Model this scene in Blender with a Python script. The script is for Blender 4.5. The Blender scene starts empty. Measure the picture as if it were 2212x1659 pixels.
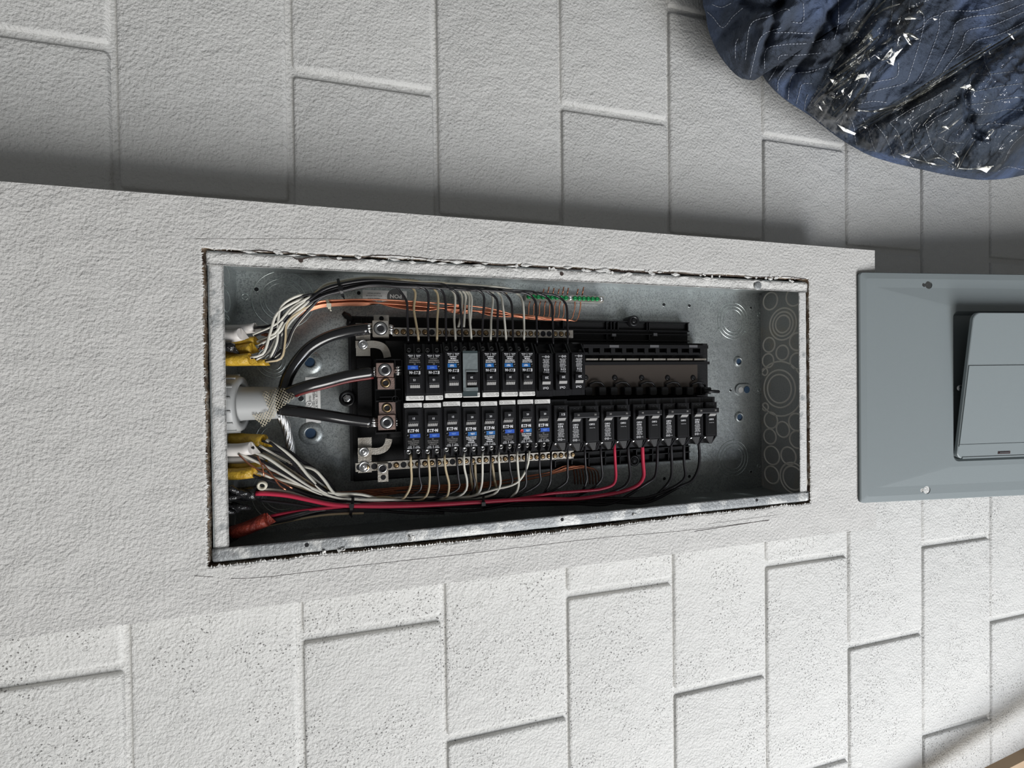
import bpy, bmesh, math, random
from mathutils import Vector, Matrix, noise
import numpy as np
R_ = random.Random(7)
S = bpy.context.scene
COL = S.collection

# ---------------------------------------------------------------- camera
CAM = Vector((0.027286488, -0.579832333, -0.208907478))
ROT = [Vector((-0.013538570665, -0.252506045, -0.967500596)),
       Vector((0.999848309, 0.0071845907, -0.0158663152)),
       Vector((-0.0109574357, 0.9675686429, -0.252370473))]
FPX = 957.1516
cd = bpy.data.cameras.new('camera'); cam = bpy.data.objects.new('camera', cd); COL.objects.link(cam)
cd.sensor_width = 36.0; cd.lens = FPX / 2212 * 36.0; cd.clip_start = 0.01; cd.clip_end = 100
M = Matrix((ROT[0], ROT[1], -ROT[2])).transposed().to_4x4(); M.translation = CAM
cam.matrix_world = M
S.camera = cam

# ---------------------------------------------------------------- world, lights, exposure
S.view_settings.view_transform = 'Standard'; S.view_settings.look = 'None'
S.view_settings.gamma = 1.0; S.view_settings.use_curve_mapping = False
S.view_settings.exposure = 0.0
wd = bpy.data.worlds.new('world'); S.world = wd; wd.use_nodes = True
wd.node_tree.nodes['Background'].inputs[0].default_value = (0.78, 0.80, 0.81, 1)
wd.node_tree.nodes['Background'].inputs[1].default_value = 0.165

def area(name, loc, target, sx, sy, power, color, spread=math.pi):
    l = bpy.data.lights.new(name, 'AREA'); l.shape = 'RECTANGLE'; l.size = sx; l.size_y = sy
    l.energy = power; l.color = color; l.spread = spread
    o = bpy.data.objects.new(name, l); COL.objects.link(o); o.location = loc
    o.rotation_euler = (Vector(target) - Vector(loc)).to_track_quat('-Z', 'Y').to_euler()
    return o
area('garage_daylight', (-3.3, -2.8, -1.25), (0, 0, -0.65), 2.7, 1.9, 192, (1.0, 0.988, 0.962))
area('low_fill', (-1.5, -1.7, -1.6), (0, 0, -1.1), 1.2, 0.5, 30, (0.86, 0.91, 1.0))  # added cool fill lamp, brightens the lower part of the wall

# ---------------------------------------------------------------- helpers
# local frame: x = down the wall, y = to the right along the wall, z = out of the wall
def W(p): return Vector((p[1], -p[2], -p[0]))
def L(u, v, z):
    """the point of the plane at depth z seen at pixel (u, v)"""
    a, b = (u - 1106) / FPX, -(v - 829.5) / FPX
    d = ROT[0] * a + ROT[1] * b + ROT[2]
    t = (-z - CAM.y) / d.y
    P = CAM + d * t
    return Vector((-P.z, P.x, -P.y))
def LX(u, z, v=829): return L(u, v, z).x
def LY(u, v, z): return L(u, v, z).y

def tag(o, label=None, cat=None, group=None, kind=None):
    if label: o['label'] = label
    if cat: o['category'] = cat
    if group: o['group'] = group
    if kind: o['kind'] = kind
    return o
def empty(name, p, label=None, cat=None, group=None, kind=None):
    o = bpy.data.objects.new(name, None); o.empty_display_size = 0.01; COL.objects.link(o)
    o.location = W(p)
    return tag(o, label, cat, group, kind)

class MB:
    def __init__(s): s.v = []; s.f = []; s.sm = []
    def add(s, vs, fs, smooth=False):
        n = len(s.v); s.v += [tuple(v) for v in vs]
        for f in fs: s.f.append(tuple(i + n for i in f)); s.sm.append(smooth)
        return s
    def box(s, x0, x1, y0, y1, z0, z1):
        v = [(x, y, z) for z in (z0, z1) for y in (y0, y1) for x in (x0, x1)]
        return s.add(v, [(0, 2, 3, 1), (4, 5, 7, 6), (0, 1, 5, 4), (2, 6, 7, 3), (0, 4, 6, 2), (1, 3, 7, 5)])
    def cbox(s, x0, x1, y0, y1, z0, z1, c):
        """box with chamfered upright corners and top edge"""
        def loop(i, z):
            X0, X1, Y0, Y1 = x0 + i, x1 - i, y0 + i, y1 - i
            return [(X0 + c, Y0, z), (X1 - c, Y0, z), (X1, Y0 + c, z), (X1, Y1 - c, z), (X1 - c, Y1, z), (X0 + c, Y1, z), (X0, Y1 - c, z), (X0, Y0 + c, z)]
        v = loop(0, z0) + loop(0, z1 - c) + loop(c * .7, z1)
        f = [tuple(range(7, -1, -1)), tuple(range(16, 24))]
        for k in (0, 8):
            f += [(k + i, k + (i + 1) % 8, k + 8 + (i + 1) % 8, k + 8 + i) for i in range(8)]
        return s.add(v, f)
    def prism(s, poly, z0, z1):
        n = len(poly)
        v = [(x, y, z0) for x, y in poly] + [(x, y, z1) for x, y in poly]
        f = [tuple(range(n - 1, -1, -1)), tuple(range(n, 2 * n))] + [(i, (i + 1) % n, n + (i + 1) % n, n + i) for i in range(n)]
        return s.add(v, f)
    def frame(s, c, ax):
        ax = Vector(ax).normalized()
        a = ax.orthogonal().normalized(); b = ax.cross(a)
        return Vector(c), a, b, ax
    def cyl(s, c, ax, r, h, n=16, r2=None, phase=0):
        return s.lathe(c, ax, [(0, 0), (r, 0), (r2 if r2 is not None else r, h), (0, h)], n, False, phase)
    def lathe(s, c, ax, prof, n=20, smooth=True, phase=0):
        C, a, b, d = s.frame(c, ax); v = []; f = []; m = len(prof)
        for i in range(n):
            t = 2 * math.pi * i / n + phase
            e = a * math.cos(t) + b * math.sin(t)
            v += [C + e * r + d * h for r, h in prof]
        for i in range(n):
            j = (i + 1) % n
            for k in range(m - 1):
                if prof[k][0] == 0 and prof[k + 1][0] == 0: continue
                q = [i * m + k, j * m + k, j * m + k + 1, i * m + k + 1]
                if prof[k][0] == 0: q = [q[0], q[2], q[3]]
                elif prof[k + 1][0] == 0: q = [q[0], q[1], q[2]]
                f.append(tuple(q))
        return s.add(v, f, smooth)
    def ring(s, c, ax, r, w, n=36):
        return s.lathe(c, ax, [(r - w, 0), (r - w * .4, w * .8), (r + w * .4, w * .8), (r + w, 0)], n, True)
    def tube(s, pts, r, n=8, caps=True, flat=1.0, flatn=None):
        pts = [Vector(p) for p in pts]; m = len(pts)
        rs = r if isinstance(r, (list, tuple)) else [r] * m
        T = [(pts[min(i + 1, m - 1)] - pts[max(i - 1, 0)]).normalized() for i in range(m)]
        if flatn is not None: a = (Vector(flatn) - T[0] * T[0].dot(Vector(flatn))).normalized()
        else: a = T[0].orthogonal().normalized()
        v = []
        for i in range(m):
            if flatn is not None: a = (Vector(flatn) - T[i] * T[i].dot(Vector(flatn))).normalized()
            else: a = (a - T[i] * a.dot(T[i])).normalized()
            b = T[i].cross(a)
            for k in range(n):
                t = 2 * math.pi * k / n
                v.append(pts[i] + a * (math.cos(t) * rs[i] * flat) + b * (math.sin(t) * rs[i]))
        f = [(i * n + k, i * n + (k + 1) % n, (i + 1) * n + (k + 1) % n, (i + 1) * n + k) for i in range(m - 1) for k in range(n)]
        s.add(v, f, True)
        if caps:
            o = len(s.v) - len(v)
            s.f.append(tuple(o + k for k in range(n - 1, -1, -1))); s.sm.append(False)
            s.f.append(tuple(o + (m - 1) * n + k for k in range(n))); s.sm.append(False)
        return s
    def bar(s, a, b, w, t=None, up=(0, 0, 1)):
        """flat bar from a to b: w wide, t thick along up"""
        a, b, up = Vector(a), Vector(b), Vector(up); t = t or w
        d = (b - a).normalized(); up = (up - d * up.dot(d)).normalized(); sd = d.cross(up)
        v = [P + sd * (x * w / 2) + up * (y * t / 2) for P in (a, b) for x, y in ((-1, -1), (1, -1), (1, 1), (-1, 1))]
        return s.add(v, [(3, 2, 1, 0), (4, 5, 6, 7), (0, 1, 5, 4), (1, 2, 6, 5), (2, 3, 7, 6), (3, 0, 4, 7)])
    def mesh(s, name, origin=None, raw=False):
        me = bpy.data.meshes.new(name)
        if raw: vs = s.v
        else:
            o = origin or Vector((0, 0, 0)); vs = [W(v) - o for v in s.v]
        me.from_pydata([tuple(v) for v in vs], [], s.f)
        me.polygons.foreach_set('use_smooth', s.sm)
        me.update()
        return me
    def build(s, name, m, parent=None, label=None, cat=None, group=None, kind=None, org=None):
        if parent is not None:
            o0 = parent['_o'] if '_o' in parent else None
            origin = world_org(parent)
            me = s.mesh(name, origin); ob = bpy.data.objects.new(name, me); COL.objects.link(ob); ob.parent = parent
        else:
            lo = Vector([min(v[i] for v in s.v) for i in range(3)]); hi = Vector([max(v[i] for v in s.v) for i in range(3)])
            c = (lo + hi) / 2; c.x = hi.x; origin = W(c)
            me = s.mesh(name, origin); ob = bpy.data.objects.new(name, me); COL.objects.link(ob); ob.location = origin
        me.materials.append(m)
        return tag(ob, label, cat, group, kind)
def world_org(o):
    p = Vector(o.location)
    while o.parent: o = o.parent; p = p + Vector(o.location)
    return p

def spline(pts, step=0.004):
    P = [Vector(p) for p in pts]
    if len(P) < 3: return P
    Q = [P[0] * 2 - P[1]] + P + [P[-1] * 2 - P[-2]]; out = []
    for i in range(1, len(Q) - 2):
        p0, p1, p2, p3 = Q[i - 1:i + 3]
        n = max(2, int((p2 - p1).length / step))
        # centripetal Catmull-Rom
        t0 = 0; t1 = t0 + max((p1 - p0).length, 1e-6) ** .5; t2 = t1 + max((p2 - p1).length, 1e-6) ** .5; t3 = t2 + max((p3 - p2).length, 1e-6) ** .5
        for k in range(n):
            t = t1 + (t2 - t1) * k / n
            A1 = p0 * ((t1 - t) / (t1 - t0)) + p1 * ((t - t0) / (t1 - t0))
            A2 = p1 * ((t2 - t) / (t2 - t1)) + p2 * ((t - t1) / (t2 - t1))
            A3 = p2 * ((t3 - t) / (t3 - t2)) + p3 * ((t - t2) / (t3 - t2))
            B1 = A1 * ((t2 - t) / (t2 - t0)) + A2 * ((t - t0) / (t2 - t0))
            B2 = A2 * ((t3 - t) / (t3 - t1)) + A3 * ((t - t1) / (t3 - t1))
            out.append(B1 * ((t2 - t) / (t2 - t1)) + B2 * ((t - t1) / (t2 - t1)))
    out.append(P[-1])
    return out

# ---------------------------------------------------------------- materials
def mat(name, color, rough=.5, metal=0, bump=None, var=None, spec=.5, coat=0, ior=1.45):
    """bump: list of (scale, distance, detail); var: (scale, color2, amount)"""
    m = bpy.data.materials.new(name); m.use_nodes = True; nt = m.node_tree; N = nt.nodes; K = nt.links
    b = N['Principled BSDF']
    b.inputs['Base Color'].default_value = (*color, 1); b.inputs['Roughness'].default_value = rough
    b.inputs['Metallic'].default_value = metal; b.inputs['Specular IOR Level'].default_value = spec
    b.inputs['Coat Weight'].default_value = coat
    if bump or var: g = N.new('ShaderNodeNewGeometry')
    if var:
        col = b.inputs['Base Color'].default_value[:]
        prev = None
        for sc, c2, lo, hi in var:
            n = N.new('ShaderNodeTexNoise'); n.inputs['Scale'].default_value = sc; n.inputs['Detail'].default_value = 4
            K.new(g.outputs['Position'], n.inputs['Vector'])
            r = N.new('ShaderNodeMapRange'); r.inputs[1].default_value = lo; r.inputs[2].default_value = hi
            K.new(n.outputs['Fac'], r.inputs[0])
            x = N.new('ShaderNodeMix'); x.data_type = 'RGBA'
            K.new(r.outputs[0], x.inputs[0])
            if prev is None: x.inputs[6].default_value = col
            else: K.new(prev, x.inputs[6])
            x.inputs[7].default_value = (*c2, 1); prev = x.outputs[2]
        K.new(prev, b.inputs['Base Color'])
    if bump:
        prev = None
        for sc, dist, det in bump:
            n = N.new('ShaderNodeTexNoise'); n.inputs['Scale'].default_value = sc; n.inputs['Detail'].default_value = det
            n.inputs['Roughness'].default_value = .55
            K.new(g.outputs['Position'], n.inputs['Vector'])
            u = N.new('ShaderNodeBump'); u.inputs['Distance'].default_value = dist; u.inputs['Strength'].default_value = 1
            K.new(n.outputs['Fac'], u.inputs['Height'])
            if prev is not None: K.new(prev, u.inputs['Normal'])
            prev = u.outputs[0]
        K.new(prev, b.inputs['Normal'])
    return m

M_DRY = mat('painted_drywall', (.585, .575, .555), .75, bump=[(250, .0023, 3), (26, .003, 1)], spec=.3)
M_LIP = mat('painted_steel', (.60, .595, .58), .55, bump=[(300, .0016, 3)], var=[(55, (.34, .35, .35), .56, .68)])
M_LIPG = mat('worn_galvanised_lip', (.27, .28, .285), .5, .3, bump=[(260, .0014, 4)], var=[(24, (.50, .50, .485), .52, .60), (120, (.25, .25, .25), .62, .75)])
M_PLASTER = mat('joint_compound', (.70, .69, .665), .8, bump=[(150, .003, 5), (500, .0008, 2)])
M_PAPER = mat('torn_gypsum_edge', (.30, .22, .15), .95, bump=[(400, .003, 4)], var=[(90, (.60, .55, .48), .48, .62), (50, (.10, .06, .04), .55, .66)])
M_CRACK = mat('crack_shade', (.05, .035, .03), .95)  # dark colour stands in for shade inside cracks, scores and screw holes
M_GALV = mat('galvanised_steel', (.33, .35, .35), .42, .62, bump=[(60, .0010, 2)], var=[(14, (.42, .45, .445), .42, .62), (600, (.24, .26, .26), .46, .62)])
M_GALVD = mat('galvanised_dusty_lightened', (.40, .40, .39), .55, .25, bump=[(60, .0008, 2)], var=[(26, (.46, .41, .34), .55, .72), (500, (.32, .33, .33), .50, .66)])  # dusty steel; base also lightened in place of light missing on the end wall
M_RING = mat('knockout_edge', (.40, .44, .43), .32, .75)
M_HOLE = mat('dark_hole', (.008, .008, .01), .9)
M_HOLEB = mat('hole_backing_blue', (.03, .06, .11), .4, .1)
M_BLK = mat('black_plastic', (.008, .008, .009), .38, spec=.35)
M_BLKM = mat('black_moulding', (.008, .008, .0085), .55, spec=.3, bump=[(700, .0003, 2)])
M_BRK = mat('breaker_case', (.0095, .0095, .011), .33, spec=.36)
M_BRKF = mat('breaker_label_face', (.003, .003, .0035), .45, spec=.25)
M_HAND = mat('breaker_handle_grip', (.10, .10, .105), .35)
M_HAND_LIT = mat('handle_tip_lit_grey', (.24, .235, .23), .4)  # grey paints the lit flank of a black handle into its colour
M_WPRINT = mat('white_print', (.72, .72, .74), .6)
M_DPRINT = mat('dim_print', (.27, .26, .25), .6)
M_LAB = mat('white_sticker', (.70, .69, .665), .5)
M_LABP = mat('sticker_print', (.10, .10, .10), .6)
M_BLUE = mat('blue_label', (.01, .075, .42), .45)
M_BLUE2 = mat('blue_label_light', (.01, .12, .36), .45)
M_RED = mat('red_button', (.45, .02, .02), .4)
M_TIN = mat('tin_plated_alloy', (.50, .47, .42), .38, .85, bump=[(500, .0003, 2)], var=[(60, (.38, .34, .29), .45, .65)])
M_TINC = mat('tin_plated_copper', (.46, .33, .29), .36, .85, bump=[(500, .0003, 2)], var=[(120, (.36, .27, .24), .45, .65)])
M_STEEL = mat('bright_screw_steel', (.66, .66, .66), .25, 1)
M_BRASS = mat('brass_screw', (.36, .27, .16), .35, 1, var=[(300, (.22, .14, .07), .45, .6)])
M_GREEN = mat('green_screw', (.01, .20, .06), .35, .5)
M_COP = mat('bare_copper', (.62, .26, .16), .32, 1)
M_COPD = mat('dull_copper', (.36, .14, .08), .4, 1)
M_TSC = mat('terminal_screw_steel_shaded', (.30, .30, .30), .35, 1)  # steel darkened to paint in the shade over the terminals
M_WBLK = mat('black_insulation', (.014, .013, .015), .30, spec=.5)
M_WWHT = mat('white_insulation', (.60, .58, .51), .35)
M_WTAN = mat('cream_insulation', (.46, .37, .23), .38)
M_WRED = mat('red_insulation', (.45, .025, .06), .3)
M_CABLE = mat('service_cable_black', (.012, .012, .013), .2, coat=.4)
M_ALU = mat('aluminium_strand', (.75, .75, .75), .25, 1)
M_YEL = mat('yellow_cable_jacket', (.50, .31, .03), .45, bump=[(120, .003, 3)], var=[(50, (.30, .17, .015), .52, .68)])
M_WJAC = mat('white_cable_jacket', (.60, .57, .54), .45)
M_OJAC = mat('orange_cable_jacket', (.30, .045, .025), .45, bump=[(160, .003, 3)], var=[(60, (.16, .02, .015), .5, .65)])
M_PVC = mat('grey_pvc', (.36, .365, .36), .42)
M_TAPE = mat('black_tape', (.014, .014, .015), .22, bump=[(120, .004, 3)])
M_MESH = mat('fibre_mesh', (.50, .45, .34), .6)
M_TIEW = mat('nylon_tie_white', (.55, .52, .42), .4)
M_GREY = mat('grey_enamel', (.225, .255, .262), .42, spec=.35, bump=[(900, .0001, 1)])
M_BUS = mat('dark_bus_plate', (.085, .07, .06), .35, .5)

def cmu_mat():
    m = mat('painted_block', (.645, .64, .62), .72, bump=[(240, .0030, 5), (28, .003, 2)], spec=.3)
    nt = m.node_tree; N = nt.nodes; K = nt.links; b = N['Principled BSDF']
    g = N.new('ShaderNodeNewGeometry')
    v = N.new('ShaderNodeTexVoronoi'); v.inputs['Scale'].default_value = 210; K.new(g.outputs['Position'], v.inputs['Vector'])
    a = N.new('ShaderNodeMapRange'); a.inputs[1].default_value = .22; a.inputs[2].default_value = .34; a.inputs[3].default_value = 1; a.inputs[4].default_value = 0
    K.new(v.outputs['Distance'], a.inputs[0])
    n = N.new('ShaderNodeTexNoise'); n.inputs['Scale'].default_value = 14; n.inputs['Detail'].default_value = 4; K.new(g.outputs['Position'], n.inputs['Vector'])
    c = N.new('ShaderNodeMapRange'); c.inputs[1].default_value = .44; c.inputs[2].default_value = .56; K.new(n.outputs['Fac'], c.inputs[0])
    n2 = N.new('ShaderNodeTexNoise'); n2.inputs['Scale'].default_value = 420; K.new(g.outputs['Position'], n2.inputs['Vector'])
    c2 = N.new('ShaderNodeMapRange'); c2.inputs[1].default_value = .47; c2.inputs[2].default_value = .53; K.new(n2.outputs['Fac'], c2.inputs[0])
    # the unpainted pores are a patch of the wall on the left of the panel
    sp = N.new('ShaderNodeSeparateXYZ'); K.new(g.outputs['Position'], sp.inputs[0])
    xm = N.new('ShaderNodeMapRange'); xm.inputs[1].default_value = .15; xm.inputs[2].default_value = -.2; xm.inputs[3].default_value = .08; K.new(sp.outputs[0], xm.inputs[0])
    p = a.outputs[0]
    for q in (c.outputs[0], c2.outputs[0], xm.outputs[0]):
        t = N.new('ShaderNodeMath'); t.operation = 'MULTIPLY'; K.new(p, t.inputs[0]); K.new(q, t.inputs[1]); p = t.outputs[0]
    x = N.new('ShaderNodeMix'); x.data_type = 'RGBA'; x.inputs[6].default_value = (.645, .64, .62, 1); x.inputs[7].default_value = (.16, .155, .15, 1)
    K.new(p, x.inputs[0]); K.new(x.outputs[2], b.inputs['Base Color'])
    return m
M_CMU = cmu_mat()  # pores and orange peel
M_FLOOR = mat('concrete_floor', (.33, .32, .30), .7, bump=[(40, .002, 4)])

def film_mat():
    m = bpy.data.materials.new('clear_stretch_film'); m.use_nodes = True; nt = m.node_tree; N = nt.nodes; K = nt.links
    N.remove(N['Principled BSDF']); out = N['Material Output']
    t = N.new('ShaderNodeBsdfTransparent'); t.inputs[0].default_value = (.93, .93, .90, 1)
    g = N.new('ShaderNodeBsdfGlossy'); g.inputs['Roughness'].default_value = .07; g.inputs[0].default_value = (1, 1, 1, 1)
    f = N.new('ShaderNodeFresnel'); f.inputs[0].default_value = 1.5
    x = N.new('ShaderNodeMixShader'); K.new(f.outputs[0], x.inputs[0]); K.new(t.outputs[0], x.inputs[1]); K.new(g.outputs[0], x.inputs[2])
    K.new(x.outputs[0], out.inputs[0])
    return m
M_FILM = film_mat()

# ================================================================ SETTING: block wall, floor
DW = -.1095
wall = MB()
wall.box(-1.05, 1.86, -1.75, 2.0, DW - .20, DW - .0060)
WALL = wall.build('wall_back', M_CMU, label='white-painted concrete block wall behind the electrical panel', kind='structure')
bed_px = [250, 630, 946, 1214, 1447, 1650, 1830, 1992, 2140]
bedx = [L(u, 480, DW).x for u in bed_px]
sp = .2032
bx = [bedx[0] - 3 * sp, bedx[0] - 2 * sp, bedx[0] - sp] + bedx + [bedx[-1] + k * sp for k in (1, 2, 3, 4)]
bx[-1] = 1.84
# head joint phase for every course (index into bx; course k lies between bx[k] and bx[k+1])
x0e, x0o = .0646, .0748 + .2032
def block(xa, xb, ya, yb, jj=.0022):
    """one block face: cushion edge that falls back to the joint"""
    b = MB(); j = jj; h = .0058
    rings = []
    for gx, gy, z in ((j, h, DW - .0068), (j + .0010, h + .0010, DW - .0018), (j + .0026, h + .0026, DW - .0004), (j + .0055, h + .0055, DW)):
        X0, X1, Y0, Y1 = xa + gx, xb - gx, ya + gy, yb - gy; c = .003
        rings += [(X0 + c, Y0, z), (X1 - c, Y0, z), (X1, Y0 + c, z), (X1, Y1 - c, z), (X1 - c, Y1, z), (X0 + c, Y1, z), (X0, Y1 - c, z), (X0, Y0 + c, z)]
    f = [tuple(range(24, 32))]
    for k in (0, 8, 16): f += [(k + i, k + (i + 1) % 8, k + 8 + (i + 1) % 8, k + 8 + i) for i in range(8)]
    b.add(rings, f, True); b.sm[0] = True
    return b
meas = {}  # head joints measured in the photograph
for k, pts in {0: [(120, 83), (141, 1463)], 2: [(773, 175), (806, 1359)], 4: [(1312, 243), (1343, 1271)], 6: [(1740, 307), (1742, 1210)],
               5: [(1490, 26), (1557, 1478)], 7: [(1936, 542), (1912, 1383)], 9: [(2178, 563), (2178, 1334)], 3: [(1103, 1572)], 8: [(2069, 1168)]}.items():
    meas[k] = [L(u, v, DW).y for u, v in pts]
for k in range(len(bx) - 1):
    c = k - 2          # course number with 0 = the course left of the first joint in view
    base = x0e if c % 2 == 0 else x0o
    ys = [base + .4064 * i for i in range(-6, 7)]
    for my in meas.get(c, []):
        i = min(range(len(ys)), key=lambda q: abs(ys[q] - my)); ys[i] = my
    ys = [y for y in ys if -1.70 < y < 1.95]
    ys = [-1.74] + ys + [1.99]
    for a, b_ in zip(ys, ys[1:]):
        if b_ - a < .03: continue
        block(bx[k], bx[k + 1], a, b_, .0042 if c <= 2 else .0024).build('concrete_block', M_CMU, WALL)
MB().box(1.84, 1.90, -3.2, 2.4, -.30, 3.2).build('floor', M_FLOOR, label='grey concrete floor below the panel wall', kind='structure')

# ================================================================ CHASE (boxed-out drywall column)
def nz(p, s=1.0): return noise.noise(Vector(p) * s)
HX0, HX1, HY = .0, .8622, .1812
loop = []
def side(a, b, n, off):
    for i in range(n):
        t = i / n; p = Vector(a).lerp(Vector(b), t); loop.append((p, off))
gapL, gapB, gapR, gapT = .0045, .0055, .0025, .0012
cs = [(-.0042, .1818), (.8655, .1845), (.8655, -.1838), (-.0042, -.1840)]
side((cs[0][0], cs[0][1], 0), (cs[1][0], cs[1][1], 0), 260, 'T')
side((cs[1][0], cs[1][1], 0), (cs[2][0], cs[2][1], 0), 120, 'R')
side((cs[2][0], cs[2][1], 0), (cs[3][0], cs[3][1], 0), 260, 'B')
side((cs[3][0], cs[3][1], 0), (cs[0][0], cs[0][1], 0), 120, 'L')
inner = []
for p, s_ in loop:
    q = p.copy()
    r1 = nz((p.x, p.y, 3.1), 28); r2 = nz((p.x, p.y, 7.7), 150); r3 = nz((p.x, p.y, 1.7), 420)
    amp = {'T': (.0016, .0007, .0004), 'R': (.0010, .0006, .0004), 'B': (.0022, .0012, .0006), 'L': (.0010, .0009, .0006)}[s_]
    d = r1 * amp[0] + r2 * amp[1] + r3 * amp[2]
    if s_ == 'T': q.y += d
    elif s_ == 'R': q.x += d
    elif s_ == 'B': q.y -= d + (.0025 * max(0, math.sin((p.x - .18) * 7)) if .18 < p.x < .6 else 0)
    else: q.x -= d
    inner.append(q)
ox0, ox1, oy0, oy1 = -.80, 1.0062, -.2382, .2395
n = len(inner)
RX0, RX1, RY0, RY1 = cs[0][0] - .008, cs[1][0] + .008, cs[2][1] - .008, cs[0][1] + .008
mid = []
for (p, s_), q in zip(loop, inner):
    fx = (p.x - cs[0][0]) / (cs[1][0] - cs[0][0]); fy = (p.y - cs[2][1]) / (cs[1][1] - cs[2][1])
    if s_ in 'TB': mid.append(Vector((RX0 + (RX1 - RX0) * fx, RY1 if s_ == 'T' else RY0, 0)))
    else: mid.append(Vector((RX1 if s_ == 'R' else RX0, RY0 + (RY1 - RY0) * max(0, min(1, fy)), 0)))
soft = [inner[i] + (mid[i] - inner[i]).normalized() * .0025 for i in range(n)]
ch = MB()
v = [tuple(q + Vector((0, 0, -.0012))) for q in inner] + [tuple(q) for q in soft] + [tuple(q) for q in mid]
f = []
for i in range(n):
    j = (i + 1) % n
    for k in (0, 1): f.append((k * n + j, k * n + i, (k + 1) * n + i, (k + 1) * n + j))
c0 = len(v)
bot = [(ox1 + nz((y, 2, 9), 60) * .0012, y, 0) for y in [oy1 + (oy0 - oy1) * k / 60 for k in range(61)]]   # slightly uneven bottom end, right to left
v += [(ox0, oy1, 0)] + bot + [(ox0, oy0, 0)]
m0 = 2 * n; T_, R__, B_, L_ = 0, 260, 380, 640
rng = lambda a, b_: [m0 + (k % n) for k in range(a, b_ + 1)]
f.append(tuple([c0, c0 + 1] + rng(T_, R__)[::-1])); f.append(tuple([c0 + 1 + k for k in range(61)] + rng(R__, B_)[::-1]))
f.append(tuple([c0 + 61, c0 + 62] + rng(B_, L_)[::-1])); f.append(tuple([c0 + 62, c0] + rng(L_, n)[::-1]))
# side faces back to the wall
o1 = len(v); no = 63; v += [(p[0], p[1], DW + .0005) for p in v[c0:c0 + no]]
for k in range(no): f.append((c0 + k, c0 + (k + 1) % no, o1 + (k + 1) % no, o1 + k)[::-1])
ch.add(v, f, False)
CH = ch.build('wall_chase', M_DRY, label='boxed-out white textured drywall column around the panel', kind='structure')
# inner ragged face of the board
ge = MB()
v = [tuple(q + Vector((0, 0, -.0013))) for q in inner] + [(q.x + nz((q.x, q.y, 2), 200) * .001, q.y + nz((q.y, q.x, 5), 200) * .001, -.007) for q in inner] + [(q.x, q.y, -.0135) for q in inner]
f = []
for i in range(n):
    j = (i + 1) % n
    for k in (0, 1): f.append((k * n + i, k * n + j, (k + 1) * n + j, (k + 1) * n + i))
ge.add(v, f, True)
ge.build('torn_board_edge', M_PAPER, CH, label='ragged brown cut edge of the drywall opening')
# shaggy paper lip: small curls along the cut
fl = MB()
for i in range(0, n):
    s_ = loop[i][1]
    pr_ = {'T': .25, 'R': .5, 'B': .9, 'L': .7}[s_]
    if R_.random() > pr_: continue
    q = inner[i]; c = Vector((.43, 0, 0)); ax = Vector((0, 1, 0)) if s_ in 'TB' else Vector((1, 0, 0))
    out = {'T': Vector((0, 1, 0)), 'B': Vector((0, -1, 0)), 'L': Vector((-1, 0, 0)), 'R': Vector((1, 0, 0))}[s_]
    t = Vector((1, 0, 0)) if s_ in 'TB' else Vector((0, 1, 0))
    w = R_.uniform(.0006, .0022); h = R_.uniform(.0006, .0026); lift = R_.uniform(-.0008, .0018)
    a = q - t * w + out * .0012; b = q + t * w * R_.uniform(.5, 1.2) + out * .0012; d = q - out * h + t * R_.uniform(-1, 1) * w
    z0 = -.0004
    e = d + Vector((0, 0, lift - .0005))
    fl.add([(a.x, a.y, z0), (b.x, b.y, z0), (e.x, e.y, e.z), (a.x, a.y, z0 - .0009), (b.x, b.y, z0 - .0009), (e.x, e.y, e.z - .0009)],
           [(0, 1, 2), (5, 4, 3), (0, 3, 4, 1), (1, 4, 5, 2), (2, 5, 3, 0)])
fl.build('torn_paper', M_PLASTER, CH, kind='stuff')
# knife scores beside the opening
sc = MB()
def score(pts, r=.00022):
    P = [L(u, v, 0) for u, v in pts]; q = spline(P, .01)
    q = [p + Vector((nz((p.x, 1, 1), 90) * .0004, nz((p.x, 4, 1), 90) * .0008, .0001)) for p in q]
    sc.tube(q, r, 5)
score([(500, 1250), (560, 1248), (740, 1226), (1000, 1197), (1300, 1162), (1480, 1146), (1660, 1124)])
score([(420, 1243), (460, 1246)]); score([(1530, 1132), (1680, 1112)], .00015)
score([(1500, 1148), (1662, 1123)], .00035)
score([(400, 516), (470, 516), (700, 516), (760, 519)], .00012)
sc.build('knife_score', M_CRACK, CH, kind='stuff')
# ragged crack above the top lip, with loose plaster skin
ck = MB()
cpx = [(470, 541), (520, 546), (560, 541), (600, 546), (622, 545), (640, 560), (668, 556), (700, 551), (722, 560), (770, 561), (800, 553), (840, 552), (900, 556), (940, 561), (1000, 563), (1060, 571), (1110, 573), (1160, 576), (1210, 580), (1290, 584), (1380, 588), (1480, 592), (1560, 596), (1640, 599), (1700, 598), (1742, 603)]
cw = spline([L(u, v, 0) for u, v in cpx], .003)
for a, b in zip(cw, cw[1:]):
    w = .0006 + .0010 * max(0, nz((a.x, 3, 3), 45)) + .0005 * max(0, nz((a.x, 3, 8), 160))
    ck.bar(a + Vector((0, nz((a.x, 8, 8), 260) * .0010, .0)), b + Vector((0, nz((b.x, 8, 8), 260) * .0010, .0)), w, .0009)
ck.build('plaster_crack', M_CRACK, CH, kind='stuff')
tp = MB()
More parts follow.
